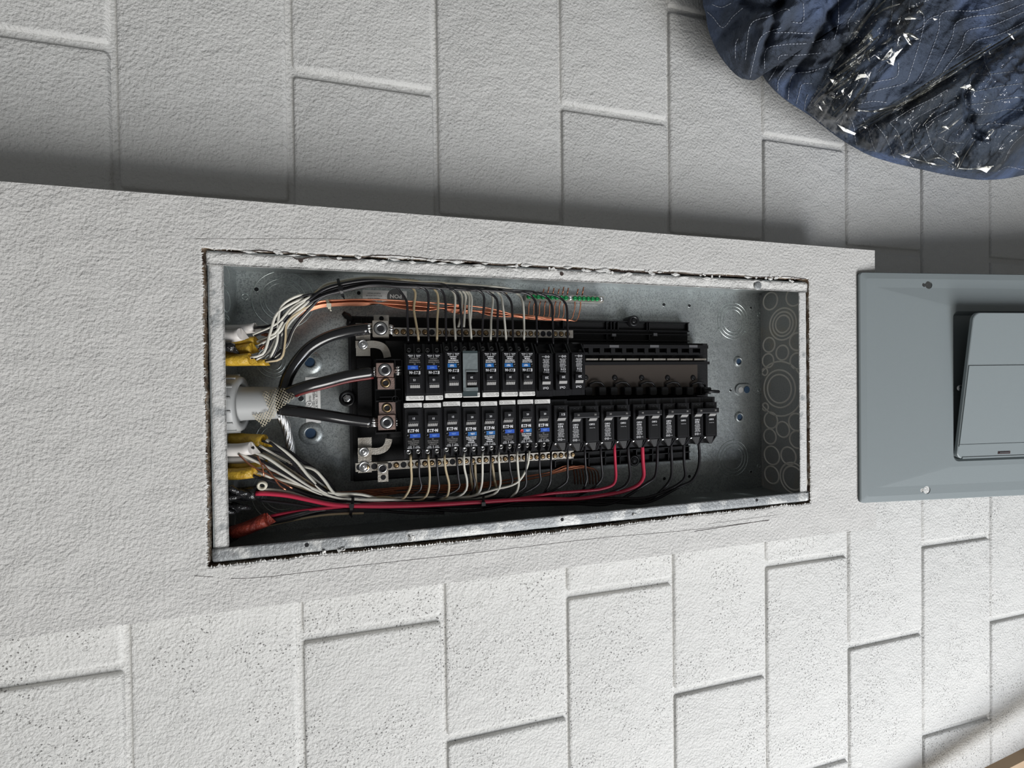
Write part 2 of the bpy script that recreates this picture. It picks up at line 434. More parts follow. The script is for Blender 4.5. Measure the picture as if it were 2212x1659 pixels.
for i, a in enumerate(cw[:-1]):
    if nz((a.x, 9, 2), 22) > .05 and R_.random() < .28:
        w = R_.uniform(.0015, .005); h = R_.uniform(.0012, .0035)
        c = a + Vector((0, R_.choice((-1, 1)) * R_.uniform(.0008, .0022), 0))
        pts = []
        k = 7
        for q in range(k):
            t = 2 * math.pi * q / k
            pts.append((c.x + math.cos(t) * w * R_.uniform(.6, 1.1), c.y + math.sin(t) * h * R_.uniform(.5, 1.1)))
        tp.prism(pts, -.0005, R_.uniform(.0003, .0010))
tp.build('loose_plaster', M_PLASTER, CH, kind='stuff')

# ================================================================ BREAKER PANEL
PANEL = empty('breaker_box', (.8622, 0, -.09), 'recessed galvanised steel breaker panel box with its cover off', 'breaker panel')
BZ = -.0925; Y1 = .1795; X0_, X1_ = .001, .8595; T = .0012
en = MB()
en.box(X0_, X1_, -Y1, Y1, BZ - T, BZ)
en.box(X0_, X1_, Y1 - T, Y1, BZ, -.002); en.box(X0_, X1_, -Y1, -Y1 + T, BZ, -.002)
ENC = en.build('enclosure', M_GALV, PANEL)
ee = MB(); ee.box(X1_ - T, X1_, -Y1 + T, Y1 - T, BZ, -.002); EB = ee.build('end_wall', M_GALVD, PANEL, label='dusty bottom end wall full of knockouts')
e2 = MB(); e2.box(X0_, X0_ + T, -Y1 + T, Y1 - T, BZ, -.002); ET = e2.build('end_wall', M_GALV, PANEL)
# front lips
def lip(x0, x1, y0, y1, m, axis, lab=None, z=0.0, seg=120, amp=.0004, inward=1):
    """folded steel lip; rounded to its outer edge"""
    b = MB(); rows = []
    long_x = (x1 - x0) > (y1 - y0)
    for i in range(seg + 1):
        t = i / seg
        r = []
        for k in range(7):
            s_ = k / 6
            if long_x: X, Y = x0 + (x1 - x0) * t, y0 + (y1 - y0) * s_
            else: X, Y = x0 + (x1 - x0) * s_, y0 + (y1 - y0) * t
            e = s_ if inward > 0 else 1 - s_      # e=1 at the outer edge
            zz = z - .0035 * max(0, e - .72) ** 2 / .0784 + nz((X, Y, 4), 70) * amp
            r.append((X, Y, zz))
        X, Y, zz = r[-1]; 
        rows.append(r)
    v = [p for r in rows for p in r] + [(p[0], p[1], p[2] - .0016) for r in rows for p in r]
    N_ = (seg + 1) * 7; f = []
    for i in range(seg):
        for k in range(6):
            a = i * 7 + k
            q = (a, a + 1, a + 8, a + 7)
            f.append(q if not long_x else q[::-1]); f.append(tuple(N_ + t for t in (q[::-1] if not long_x else q)))
    for i in range(seg):
        for k in (0, 6):
            a = i * 7 + k; f.append((a, a + 7, N_ + a + 7, N_ + a))
    for i in (0, seg):
        for k in range(6):
            a = i * 7 + k; f.append((a, a + 1, N_ + a + 1, N_ + a))
    b.add(v, f, True)
    return b.build('lip', m, PANEL, label=lab)
lip(.0005, .0170, -.1640, .1640, M_LIP, 'y', 'white painted top lip of the box', inward=-1, z=-.0012)
lip(.0005, .8612, .1632, .1800, M_PLASTER, 'x', 'lip caked with white plaster', amp=.0012, seg=200, z=-.0004)
LG = lip(.0005, .8612, -.1805, -.1640, M_LIPG, 'x', 'worn grey lip with chipped white paint', inward=-1)
lip(.8440, .8612, -.1640, .1632, M_LIP, 'y', 'white painted bottom lip of the box')
# plaster ridge lumps lying over the right-hand lip
pl = MB()
for k in range(46):
    x = .02 + .84 * R_.random(); y = .1785 + R_.uniform(-.003, .0035); w = R_.uniform(.002, .011); h = R_.uniform(.0012, .003)
    a = R_.uniform(-.1, .1)
    pl.add([(x - w, y + a * w, 0), (x, y - h, .0003), (x + w, y - a * w, 0), (x, y + h, 0), (x - w * .3, y, .0012 + h * .3), (x + w * .4, y + h * .2, .0008 + h * .25)],
           [(0, 1, 4), (1, 5, 4), (1, 2, 5), (2, 3, 5), (3, 4, 5), (3, 0, 4)], True)
pl.build('plaster_smear', M_PLASTER, PANEL, kind='stuff')
# crumbs along the lower (left-hand) edge
cr = MB()
for k in range(90):
    x = .02 + .82 * (R_.random() ** .8); y = -.1835 + R_.uniform(-.0035, .0012); r = R_.uniform(.0004, .0016)
    p = Vector((x, y, R_.uniform(-.002, .0006)))
    vs = [p + Vector((R_.uniform(-1, 1), R_.uniform(-1, 1), R_.uniform(-1, 1))).normalized() * r for _ in range(4)]
    cr.add(vs, [(0, 1, 2), (0, 2, 3), (0, 3, 1), (1, 3, 2)])
for (u, v_, r) in [(885, 1163, .004), (893, 1162, .003), (1290, 1117, .0035), (700, 1193, .003), (735, 1188, .004), (742, 1186, .003), (1370, 1112, .003)]:
    p = L(u, v_, .001)
    vs = [p + Vector((R_.uniform(-1, 1), R_.uniform(-1, 1), R_.uniform(-.7, .7))).normalized() * r for _ in range(8)]
    cr.add(vs, [(0, 1, 2), (0, 2, 3), (0, 3, 1), (1, 3, 2), (4, 5, 6), (4, 6, 7), (4, 7, 5), (5, 7, 6)])
cr.build('plaster_crumbs', M_PLASTER, PANEL, kind='stuff')
# screw holes in the lips
for u, v_ in [(663, 1177), (1214, 1122), (1634, 1080)]:
    MB().cyl(L(u, v_, -.0006), (0, 0, 1), .0024, .0010, 14).build('screw_hole', M_HOLE, PANEL)
for u, v_ in [(650, 563), (1213, 592)]:
    MB().cyl(L(u, v_, -.0006), (0, 0, 1), .0026, .0014, 14).build('screw_hole', M_CRACK, PANEL)
tb = MB(); c = L(1637, 617, .001); tb.lathe(c, (0, 0, 1), [(.0070, 0), (.006, .0012), (.0035, .0016), (0, .0017)], 14); tb.build('lip_dimple', M_LIPG, PANEL)

# knockouts: pressed rings on the back and walls
def ko(parent, c, ax, radii, w=.0008, m=None, name='knockout', ticks=0):
    b = MB()
    for r in radii: b.ring(c, ax, r, w)
    for k in range(ticks):
        t = .7 + k * 2.1
        C, a, bb, d = b.frame(c, ax)
        e = a * math.cos(t) + bb * math.sin(t)
        b.bar(C + e * (radii[0] - .002), C + e * (radii[0] + .002), .0016, .0016, d)
    return b.build(name, m or M_RING, parent)
def kob(u, v_, radii, **k): return ko(ENC, L(u, v_, BZ), (0, 0, 1), radii, **k)
kob(612, 648, (.0395, .029, .0235), ticks=3); kob(590, 782, (.0210, .0155, .011), ticks=2)
kob(590, 944, (.0210, .0150), ticks=2); kob(612, 1065, (.0395, .029, .0235), ticks=2)
kob(1583, 693, (.0325, .0265, .0205), ticks=3); kob(1583, 990, (.0325, .0265, .0205), ticks=3)
for u, v_, r in [(554, 625, .0028), (775, 633, .0026), (1434, 658, .0027), (1489, 660, .0027), (1622, 665, .0020), (1435, 1034, .0028), (1489, 1029, .0028), (1622, 1019, .0020), (1578, 843, .0022), (650, 861, .0035)]:
    b = MB(); b.cyl(L(u, v_, BZ), (0, 0, 1), r, .0004, 16); h = b.build('small_hole', M_HOLE, ENC)
    b = MB(); b.ring(L(u, v_, BZ), (0, 0, 1), r + .0004, .0005, 20); b.build('hole_rim', M_RING, ENC)
b = MB(); b.ring(L(529, 641, BZ), (0, 0, 1), .0040, .0008, 20); b.build('pressed_dimple', M_RING, ENC)
for u, v_ in [(1639, 679), (1639, 1007), (1640, 842)]:
    b = MB(); b.ring(L(u, v_, BZ), (0, 0, 1), .0034, .0007, 16); b.build('pressed_dimple', M_RING, ENC)
def bosshole(u, v_, r, ro):
    c = L(u, v_, BZ)
    b = MB(); b.lathe(c, (0, 0, 1), [(ro, 0), (ro * .86, .0022), (r * 1.25, .0034), (r, .0030), (r, .0008)], 28); b.build('mounting_boss', M_GALV, ENC)
    b = MB(); b.cyl(c, (0, 0, 1), r, .0012, 20); b.build('mounting_hole', M_HOLEB, ENC)
bosshole(670, 783, .0068, .0165); bosshole(672, 936, .0072, .0165)
bosshole(1594, 781, .0055, .0098); bosshole(1596, 901, .0058, .0100)
b = MB(); c = L(1605, 842, BZ)
pts = [(c.x + math.cos(t) * .0115 + (.006 if math.cos(t) > 0 else -.006), c.y + math.sin(t) * .0105) for t in [2 * math.pi * k / 28 for k in range(28)]]
b.prism(pts, BZ, BZ + .0022)
b.build('mounting_boss', M_GALV, ENC)
b = MB(); b.cyl(c + Vector((.006, 0, 0)), (0, 0, 1), .0062, .0030, 18); b.build('mounting_hole', M_HOLEB, ENC)
b = MB(); b.cyl(c + Vector((-.007, 0, 0)), (0, 0, 1), .0052, .0028, 18); b.build('mounting_boss', M_GALVD, ENC)
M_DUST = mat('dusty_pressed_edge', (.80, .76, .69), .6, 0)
# end wall knockouts (bottom end of the box, on the right of the picture)
XE = X1_ - T
def END(u, v_):
    a, bb = (u - 1106) / FPX, -(v_ - 829.5) / FPX
    d = ROT[0] * a + ROT[1] * bb + ROT[2]
    t = (-XE - CAM.z) / d.z
    P = CAM + d * t
    return Vector((XE, P.x, -P.y))
for u, v_, rr in [(1664, 650, (.0155,)), (1716, 640, (.016,)), (1691, 700, (.0275, .0210, .0150)), (1661, 745, (.0130,)), (1690, 762, (.0128,)), (1722, 738, (.0145,)),
                  (1659, 779, (.0125,)), (1722, 780, (.0135,)), (1652, 803, (.0065,)), (1683, 840, (.0480, .0330, .0250)), (1653, 879, (.007,)), (1665, 908, (.0145,)), (1691, 928, (.0135,)), (1720, 912, (.0145,)),
                  (1663, 943, (.0135,)), (1722, 950, (.0145,)), (1667, 984, (.0165,)), (1703, 985, (.0150,)), (1667, 1026, (.0155,)), (1713, 1033, (.0260, .0200))]:
    c = END(u, v_)
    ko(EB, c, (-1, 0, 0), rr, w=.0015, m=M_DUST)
def TOPW(y, z): return Vector((X0_ + T, y, z))
for y, z, rr in [(.163, -.055, (.013,)), (.131, -.055, (.0135,)), (.100, -.055, (.0135, .010)), (-.150, -.055, (.0155,)), (-.118, -.05, (.015,))]:
    ko(ET, TOPW(y, z), (1, 0, 0), rr, w=.0009)
# side walls: shallow folds and knockouts near the ends
for s_ in (1, -1):
    for x, rr in ((.10, (.0215, .016)), (.19, (.012,)), (.70, (.0215, .016)), (.62, (.0135,)), (.775, (.026, .019))):
        ko(ENC, Vector((x, s_ * (Y1 - T), -.047)), (0, -s_, 0), rr, w=.0008)
    b = MB(); b.bar((.004, s_ * (Y1 - T - .0004), -.028), (.855, s_ * (Y1 - T - .0004), -.028), .0018, .0016, (0, s_, 0)); b.build('side_fold', M_RING, ENC)
# corner gussets
b = MB(); b.bar((X1_ - .0005, -Y1 + .004, BZ + .001), (X1_ - .0005, Y1 - .004, BZ + .001), .004, .003); b.build('weld_seam', M_GALVD, ENC)

# ---- text helper
_tc = {}
def text_geo(s_, bold=0.0):
    if (s_, bold) in _tc: return _tc[(s_, bold)]
    cu = bpy.data.curves.new('t', 'FONT'); cu.body = s_; cu.size = 1; cu.align_x = 'CENTER'; cu.align_y = 'CENTER'; cu.resolution_u = 2; cu.offset = bold
    ob = bpy.data.objects.new('t', cu)
    me = bpy.data.meshes.new_from_object(ob)
    vs = [(v.co.x, v.co.y) for v in me.vertices]; fs = [tuple(p.vertices) for p in me.polygons]
    xs = [v[0] for v in vs] or [0]; w = max(xs) - min(xs)
    ys = [v[1] for v in vs] or [0]; cy = (max(ys) + min(ys)) / 2; cx = (max(xs) + min(xs)) / 2
    vs = [(v[0] - cx, v[1] - cy) for v in vs]
    bpy.data.objects.remove(ob); bpy.data.curves.remove(cu); bpy.data.meshes.remove(me)
    _tc[(s_, bold)] = (vs, fs, w, max(ys) - min(ys)); return _tc[(s_, bold)]
def put_text(b, s_, c, h=None, w=None, rot=0, z=None, bold=.01, squeeze=None):
    """text centred on c=(x,y), cap height h or overall width w"""
    vs, fs, tw, th = text_geo(s_, bold)
    if not tw or not th: return
    sy = (h / th) if h else (w / tw)
    sx = (w / tw) if w else sy
    if h is None: sy = sx
    cs, sn = math.cos(rot), math.sin(rot)
    b.add([(c[0] + (x * sx) * cs - (y * sy) * sn, c[1] + (x * sx) * sn + (y * sy) * cs, z) for x, y in vs], fs)

# ---- stickers on the back
st = MB(); p0 = L(660, 848, BZ); p1 = L(692, 848, BZ); 
st.box(p0.x, p1.x, L(676, 960, BZ).y + .03, L(676, 815, BZ).y, BZ, BZ + .0002)
SK = st.build('rating_sticker', M_LAB, ENC)
tx = MB()
cx = (p0.x + p1.x) / 2
def vt(s_, u, v_, h, w): put_text(tx, s_, L(u, v_, BZ)[:2], h=h, w=w, rot=math.pi / 2, z=BZ + .0004, bold=.012)
# sub-parts live under the enclosure, beside the sticker they are printed on
vt('LISTED', 670, 861, .0026, .0085); vt('ENCLOSED PANELBOARD', 678, 861, .0030, .040); vt('ISSUE NO.  BT-14289', 684, 861, .0030, .038)
tx.ring(L(668, 873, BZ + .0003), (0, 0, 1), .0042, .0003, 24); put_text(tx, 'UL', L(668, 873, BZ)[:2], h=.0034, rot=math.pi / 2 - .5, z=BZ + .0005, bold=.02)
tx.build('sticker_print', M_LABP, ENC)
st = MB(); a, c_ = L(783, 626, BZ), L(879, 660, BZ)
st.box(a.x, c_.x, c_.y, a.y, BZ, BZ + .0002); st.build('bonding_sticker', M_LAB, ENC)
tx = MB()
for k, s_ in enumerate(['TO BOND NEUTRAL', 'AND NEUTRAL', 'THREAD SCREW', 'INTO CASE WITH 40', 'IN-LBS OF TORQUE']):
    q = L(808, 656 - k * 5.6, BZ); put_text(tx, s_, (q.x, q.y), h=.0022, w=.018 + .004 * (k % 2), rot=math.pi, z=BZ + .0004, bold=.012)
q = L(855, 642, BZ); tx.cyl(q, (0, 0, 1), .0125, .0004, 28)
for k in range(30):
    t = 2 * math.pi * k / 30; e = Vector((math.cos(t), math.sin(t), 0)); tx.bar(q + e * .0138, q + e * .0150, .0006, .0004)
tx.build('sticker_print', M_LABP, ENC)
tx = MB(); put_text(tx, 'PON', (q.x, q.y + .001), h=.0060, w=.0165, rot=math.pi, z=BZ + .0007, bold=.03)
q2 = L(857, 649, BZ); put_text(tx, 'BR', (q2.x, q2.y - .003), h=.0035, rot=math.pi, z=BZ + .0007, bold=.02)
tx.build('sticker_print', M_LAB, ENC)

# ---------------------------------------------------------------- interior: black moulded base, bars and lugs
bz = -.0740
b = MB()
xa, xb = L(754, 860, bz).x, L(1494, 850, bz).x
yb0, yb1 = -.1150, .1195
b.cbox(xa, xb, yb0, yb1, BZ + .002, bz - .006, .004)
BASE = b.build('bus_base', M_BLKM, PANEL, label='black moulded base behind the breakers')
rb = MB()
for y in (.119, .1045, .0985, .088):
    rb.box(.40, xb - .003, y - .0007, y + .0007, bz - .006, bz)
for x in (.425, .4490, .4640, .5390, .5465, .5520, .5590, .6120, .6160, xb - .006):
    rb.box(x - .0008, x + .0008, .1035, .119, bz - .006, bz)
for x in (.4640, .5390, .5520, .6160): rb.box(x - .0008, x + .0008, .086, .098, bz - .006, bz)
for y in (-.078, -.091, -.101, -.114): rb.box(.40, xb - .003, y - .0007, y + .0007, bz - .006, bz)
for x in (.448, .476, .505, .534, .560, .590, .620, .650, xb - .006): rb.box(x - .0008, x + .0008, -.114, -.091, bz - .006, bz)
# left end ribs and the hooked ear
for x in (.163, .170, .178): rb.box(x - .0005, x + .0005, .098, .1175, bz - .006, bz - .002)
rb.box(xa, xa + .004, -.112, .10, bz - .006, bz - .001)
rb.build('moulded_rib', M_BLK, BASE, kind='stuff')
b = MB(); q = L(741, 676, bz)
b.tube([q, L(750, 683, bz), L(757, 690, bz), L(752, 703, bz - .003)], [.003, .005, .005, .003], 10); b.build('hooked_ear', M_BLK, BASE)
cl = MB()
for u, v_ in [(1326, 723), (1415, 722)]:
    q = L(u, v_, bz); cl.box(q.x - .004, q.x + .003, q.y - .003, q.y + .0015, bz - .006, bz + .002)
cl.build('wire_clip', M_HAND, BASE)
def standoff(u, v_, r=.0115, z=-.070, steel=False):
    q = L(u, v_, z); b = MB(); b.lathe(q + Vector((0, 0, -.02)), (0, 0, 1), [(r * 1.05, 0), (r, .02), (r * .62, .0205), (r * .58, .017), (0, .017)], 26); b.build('standoff', M_BLK, BASE)
    b = MB(); b.cyl(q + Vector((0, 0, -.0035)), (0, 0, 1), r * .5, .0030, 6); b.lathe(q + Vector((0, 0, -.0008)), (0, 0, 1), [(r * .42, 0), (r * .3, .0012), (0, .0006)], 14)
    b.build('standoff_screw', M_STEEL if steel else M_BLK, BASE)
standoff(750, 861, .0108, -.072, True); standoff(1370, 693, .0088); standoff(1371, 995, .0092)
# raised centre deck with the empty stab slots
dz = -.058
b = MB(); x2, x3 = .195, L(1532, 800, dz).x
b.box(x2, x3, -.052, .083, bz - .006, dz - .004); DK = b.build('centre_deck', M_BLKM, PANEL)
def pq(u0, v0, u1, v1, z, z1=None):
    a, c = L(u0, v0, z1 or z), L(u1, v1, z1 or z); return min(a.x, c.x), max(a.x, c.x), min(a.y, c.y), max(a.y, c.y)
rl = MB()
x, X, y, Y = pq(1260, 744, 1530, 753, -.050); rl.box(x, X, y, Y, dz - .004, -.050)
x, X, y, Y = pq(1262, 761, 1522, 767, -.052); rl.box(x, X, y, Y, dz - .004, -.052)
for k in range(11):
    u = 1276 + k * 24; a = L(u, 757, -.051); rl.box(a.x - .0035, a.x + .0035, a.y - .0050, a.y + .0050, dz - .004, -.0505)
x, X, y, Y = pq(1262, 782, 1533, 787, -.050); rl.box(x, X, y, Y, dz - .004, -.050)
rl.build('retaining_rail', M_BLK, DK)
gb = MB()
for u in (1327, 1414, 1498):
    a = L(u, 748, -.049); gb.box(a.x - .008, a.x + .008, a.y - .002, a.y + .002, -.051, -.0492)
gb.build('rail_tab', M_HAND, DK)
sv = MB()
for k in range(9):
    u0 = 1266 + k * 29.2; x, X, y, Y = pq(u0, 774.5, u0 + 26, 778, -.0485); sv.box(x, X, y, Y, -.0555, -.0485)
sv.build('bus_edge', M_TIN, DK)
x, X, y, Y = pq(1255, 789, 1507, 846, -.0525)
bp = MB(); bp.box(x, X, y - .002, Y, dz - .003, -.0525); BP = bp.build('bus_plate', M_BUS, DK)
for u in (1265, 1328, 1386, 1442, 1497):
    b = MB(); b.lathe(L(u, 816, -.0525), (0, 0, 1), [(.0045, 0), (.0042, .0012), (.002, .0016), (0, .0010)], 16); b.build('bus_screw', M_BLK, DK)
hk = MB()
for k in range(5):
    u = 1290 + k * 55
    q = L(u, 832, -.048)
    hk.tube([q + Vector((-.013, -.006, -.006)), q + Vector((-.012, .002, -.001)), q + Vector((-.004, .005, .002)), q + Vector((.005, .004, .003)), q + Vector((.011, -.001, .001)), q + Vector((.013, -.008, -.003))], .0016, 7)
    for du in (-18, 12):
        a = L(u + du, 843, -.040); hk.cbox(a.x - .0065, a.x + .0065, a.y - .0085, a.y + .0055, -.055, -.040, .0015)
hk.build('breaker_hook', M_BLK, DK)
b = MB(); b.tube([L(1520, 845, -.035), L(1553, 846, -.033)], .0026, 10); b.build('hold_down_rod', M_BLK, DK)
b = MB(); a = L(1524, 842, -.04); b.cbox(a.x - .006, a.x + .009, a.y - .007, a.y + .004, -.06, -.036, .0015); b.build('end_stop', M_BLKM, DK)

# neutral bars
def nbar(y0, x0, x1, gaps, lab, z=-.050, drop=0):
    b = MB(); b.box(x0, x1, y0 - .0058, y0 + .0058, z - .008, z)
    o = b.build('neutral_bar', M_TIN, PANEL, label=lab)
    nn = int((x1 - x0 - .006) / .00965); sc_ = MB(); dk = MB()
    for k in range(nn + 1):
        x = x0 + .005 + k * .00965
        dk.cyl((x, y0, z), (0, 0, 1), .0041, .0003, 14)
        if k not in gaps:
            sc_.lathe((x, y0, z - .0005), (0, 0, 1), [(.0037, 0), (.0035, .0014), (.0012, .0019), (0, .0008)], 12)
            sc_.bar((x - .0022, y0 - .001, z + .0016), (x + .0022, y0 + .001, z + .0016), .0007, .0006)
    dk.build('screw_well', M_HOLE, o, kind='stuff'); sc_.build('terminal_screw', M_BRASS, o, kind='stuff')
nbar(.0945, L(848, 717, -.05).x, L(1238, 722, -.05).x, (5, 22, 23), 'upper neutral bar with brass screws')
nbar(-.0890, L(768, 1012, -.05).x, L(1239, 984, -.05).x, (0, 2, 3, 4, 6, 13), 'lower neutral bar with brass screws')
# ground bar with green screws
z = -.078; gy = .1545
b = MB(); x0, x1 = L(1136, 645, z).x, L(1304, 649, z).x; b.box(x0, x1, gy - .0050, gy + .0050, z - .012, z); GB = b.build('ground_bar', M_TIN, PANEL, label='ground bar with green screws')
for k in range(17):
    b = MB(); x = x0 + .0045 + k * (x1 - x0 - .009) / 16
    b.lathe((x, gy, z), (0, 0, 1), [(.0036, 0), (.0036, .0022), (.0014, .0028), (0, .0014)], 12); b.build('green_screw', M_GREEN if k not in (9, 16) else M_STEEL, GB)

# lugs and straps
def lug(u0, v0, u1, v1, z, zb, m, sr, m2=M_STEEL, name='lug', hexr=.45, lab=None, cpos=None):
    x, X, y, Y = pq(u0, v0, u1, v1, z); b = MB(); b.cbox(x, X, y, Y, zb, z, .0006); o = b.build(name, m, PANEL, label=lab)
    c = Vector(((x + X) / 2, (y + Y) / 2, z)) if cpos is None else L(*cpos, z)
    b = MB(); b.cyl(c, (0, 0, 1), sr * 1.12, .0003, 26); b.build('screw_well', M_HOLE, o)
    b = MB(); b.lathe(c + Vector((0, 0, .0002)), (0, 0, 1), [(sr, 0), (sr * .95, .0010), (sr * .68, .0012), (sr * .55, .0006)], 26); b.lathe(c, (0, 0, 1), [(sr * .55, .0006), (sr * .5, -.0001), (0, 0.0002)], 6)
    b.build('set_screw', m2, o)
    return o
def tab(u0, v0, u1, v1, z, t, m, name, hole=None, lab=None):
    x, X, y, Y = pq(u0, v0, u1, v1, z); b = MB(); b.box(x, X, y, Y, z - t, z); o = b.build(name, m, PANEL, label=lab)
    if hole:
        b = MB(); b.cyl(L(*hole[:2], z), (0, 0, 1), hole[2], .0003, 18); b.build('tab_hole', M_HOLE, o)
    return o
lz = -.040
lug(804, 692, 840, 727, lz, -.070, M_TIN, .0082, name='neutral_lug', lab='square neutral lug')
tab(807, 680, 840, 694, -.055, .003, M_TIN, 'lug_tab', (824, 688, .0032))
lz = -.030
lug(812, 784, 851, 814, lz, -.060, M_TINC, .0078, name='main_lug', lab='upper main lug')
lug(815, 816, 853, 841, lz - .004, -.060, M_TINC, .0062, M_BRASS, name='bus_stud', cpos=(833, 827))
lug(818, 869, 855, 895, lz - .004, -.060, M_TINC, .0062, M_BRASS, name='bus_stud', cpos=(836, 881))
lug(816, 897, 855, 928, lz, -.060, M_TINC, .0078, name='main_lug', lab='lower main lug')
# lug housing of black plastic
h = MB()
x, X, y, Y = pq(811, 776, 868, 862, -.044); 
h.cbox(x, X, y - .003, y + .0, -.072, -.040, .0006)
x, X, y, Y = pq(808, 776, 868, 937, -.050); h.box(x, X, y, Y, -.072, -.0545)
for v_ in (777, 842, 867, 936):
    a, c_ = L(812, v_, -.036), L(866, v_, -.036); h.box(a.x, c_.x, a.y - .0008, a.y + .0008, -.06, -.036)
for u in (853, 868):
    a, c_ = L(u, 777, -.038), L(u, 936, -.038); h.box(a.x - .0008, a.x + .0008, min(a.y, c_.y), max(a.y, c_.y), -.06, -.038)
a, c_ = L(820, 858, -.034), L(850, 858, -.034); h.box(a.x, c_.x, a.y - .0005, a.y + .0005, -.06, -.034)
h.ring(L(854, 862, -.034), (0, 0, 1), .0042, .0005, 20)
h.build('lug_housing', M_BLK, PANEL)
h = MB(); x, X, y, Y = pq(770, 772, 806, 918, -.062); h.cbox(x, X, y, Y, -.08, -.062, .0015); h.build('bus_barrier', M_BLKM, PANEL)
# upper strap
tz = -.052
def strap(pts, w, z, name):
    b = MB(); P = spline([L(u, v_, z) for u, v_ in pts], .002); vs = []
    for i, p in enumerate(P):
        d = (P[min(i + 1, len(P) - 1)] - P[max(i - 1, 0)]).normalized(); s_ = Vector((-d.y, d.x, 0)) * w / 2
        vs += [p + s_, p - s_, p + s_ + Vector((0, 0, -.002)), p - s_ + Vector((0, 0, -.002))]
    f = []
    for i in range(len(P) - 1):
        a = i * 4; f += [(a, a + 1, a + 5, a + 4), (a + 1, a + 3, a + 7, a + 5), (a + 2, a, a + 4, a + 6)]
    f += [(0, 2, 3, 1), (len(vs) - 4, len(vs) - 3, len(vs) - 1, len(vs) - 2)]
    b.add(vs, f); return b.build(name, M_TIN, PANEL)
tab(768, 698, 800, 734, tz - .006, .003, M_TIN, 'strap_foot'); tab(769, 751, 800, 769, tz - .006, .003, M_TIN, 'strap_foot')
strap([(768, 744), (790, 744), (810, 744), (826, 749), (834, 760), (837, 772)], .0098, tz, 'bonding_strap')
tab(773, 946, 803, 966, tz - .004, .003, M_TIN, 'strap_foot')
strap([(773, 974), (800, 975), (820, 974), (832, 968), (838, 958), (840, 948)], .0090, tz, 'bonding_strap')
tab(773, 968, 803, 1020, tz + .001, .003, M_TIN, 'neutral_strap', lab='flat strap screwed to the lower neutral bar')
def screwhead(u, v_, z, r=.0068, m=M_STEEL, nm='strap_screw'):
    q = L(u, v_, z); b = MB(); b.lathe(q, (0, 0, 1), [(r, 0), (r * .95, .0012), (r * .7, .0016), (r * .66, .0008), (r * .5, .0024), (r * .15, .0030), (0, .0018)], 22)
    b.bar(q + Vector((-r * .4, -r * .2, .0028)), q + Vector((r * .4, r * .2, .0028)), .0008, .0006); b.build(nm, m, PANEL)
screwhead(784, 744, tz); screwhead(786, 976, tz + .001); screwhead(787, 1008, tz + .001, .0078)
lug(815, 1002, 839, 1024, -.044, -.06, M_TIN, .0045, M_HOLE, name='spare_lug', lab='small empty lug below the neutral bar')
b = MB(); b.ring(L(826.5, 1012.5, -.0438), (0, 0, 1), .0050, .0008, 22); b.build('lug_collar', M_STEEL, PANEL)
tab(816, 1024, 839, 1040, -.050, .003, M_TIN, 'lug_tab', (828, 1031, .0035))

# ================================================================ BREAKERS
# breaker frame: x along the row, y towards the bus (inner end at y=0), z out of the wall
def logo(b, cx, cy, w, h, z):
    u = w / 5.0
    def q(pts): b.add([(cx + x * w - w / 2, cy + y * h - h / 2, z) for x, y in pts], [tuple(range(len(pts)))])
    q([(.0, 0), (.07, 0), (.07, 1), (0, 1)]); q([(.07, .78), (.20, .78), (.20, 1), (.07, 1)]); q([(.07, .40), (.15, .40), (.15, .60), (.07, .60)]); q([(.07, 0), (.14, 0), (.14, .2), (.07, .2)])
    q([(.20, 0), (.27, 0), (.31, .34), (.24, .34)]); q([(.33, 0), (.41, 0), (.41, .2), (.33, .2)]); q([(.26, .62), (.36, .62), (.36, 1), (.28, 1)])
    q([(.40, .78), (.62, .78), (.62, 1), (.40, 1)]); q([(.47, 0), (.55, 0), (.55, .78), (.47, .78)])
    n_ = 10; b.add([(cx + (.675 + .045 * math.cos(2 * math.pi * k / n_)) * w - w / 2, cy + (.5 + .17 * math.sin(2 * math.pi * k / n_)) * h - h / 2, z) for k in range(n_)], [tuple(range(n_))])
    q([(.75, 0), (.82, 0), (.82, 1), (.75, 1)]); q([(.93, 0), (1, 0), (1, 1), (.93, 1)]); q([(.82, 1), (.82, .6), (.93, 0), (.93, .4)])
def flip(b, up):
    if up: b.v = [(x, -.0482 - y, z) for x, y, z in b.v]; b.f = [f[::-1] for f in b.f]
    return b
ZF = -.0125   # height of the breaker face below the wall plane
def part(b, name, m, parent, **k):
    me = b.mesh(name, raw=True); me.materials.append(m); o = bpy.data.objects.new(name, me); COL.objects.link(o); o.parent = parent
    return tag(o, **k)
MROW = Matrix(((0, 1, 0), (0, 0, -1), (-1, 0, 0))).to_4x4()    # local frame -> world
def place(o, x, y, up, dx=0, rz=0):
    m = Matrix.Translation(W((x, y, 0))) @ MROW
    if up: m = m @ Matrix.Rotation(math.pi, 4, 'Z')
    m = m @ Matrix.Rotation(rz, 4, 'Z')
    o.matrix_world = m
def terminal_end(b, w, two):
    """open terminal end, y from -.0625 to -.0775, ears and recess"""
    h = w / 2
    zb = -.062
    b.box(-h, h, -.0700, -.0620, zb, ZF - .020)
    for x in ([-h + .0009, 0, h - .0009] if two else [-h + .0015, h - .0015]):
        b.add([(x - .0010, -.0620, ZF - .0025), (x + .0010, -.0620, ZF - .0025), (x + .0010, -.0760, ZF - .0150), (x - .0010, -.0760, ZF - .0150),
               (x - .0010, -.0620, zb), (x + .0010, -.0620, zb), (x + .0010, -.0775, zb), (x - .0010, -.0775, zb)],
              [(0, 1, 2, 3)[::-1], (4, 5, 6, 7), (0, 4, 7, 3), (1, 2, 6, 5), (3, 7, 6, 2), (0, 1, 5, 4)])
    b.box(-h + .001, h - .001, -.0765, -.0700, zb, ZF - .026)
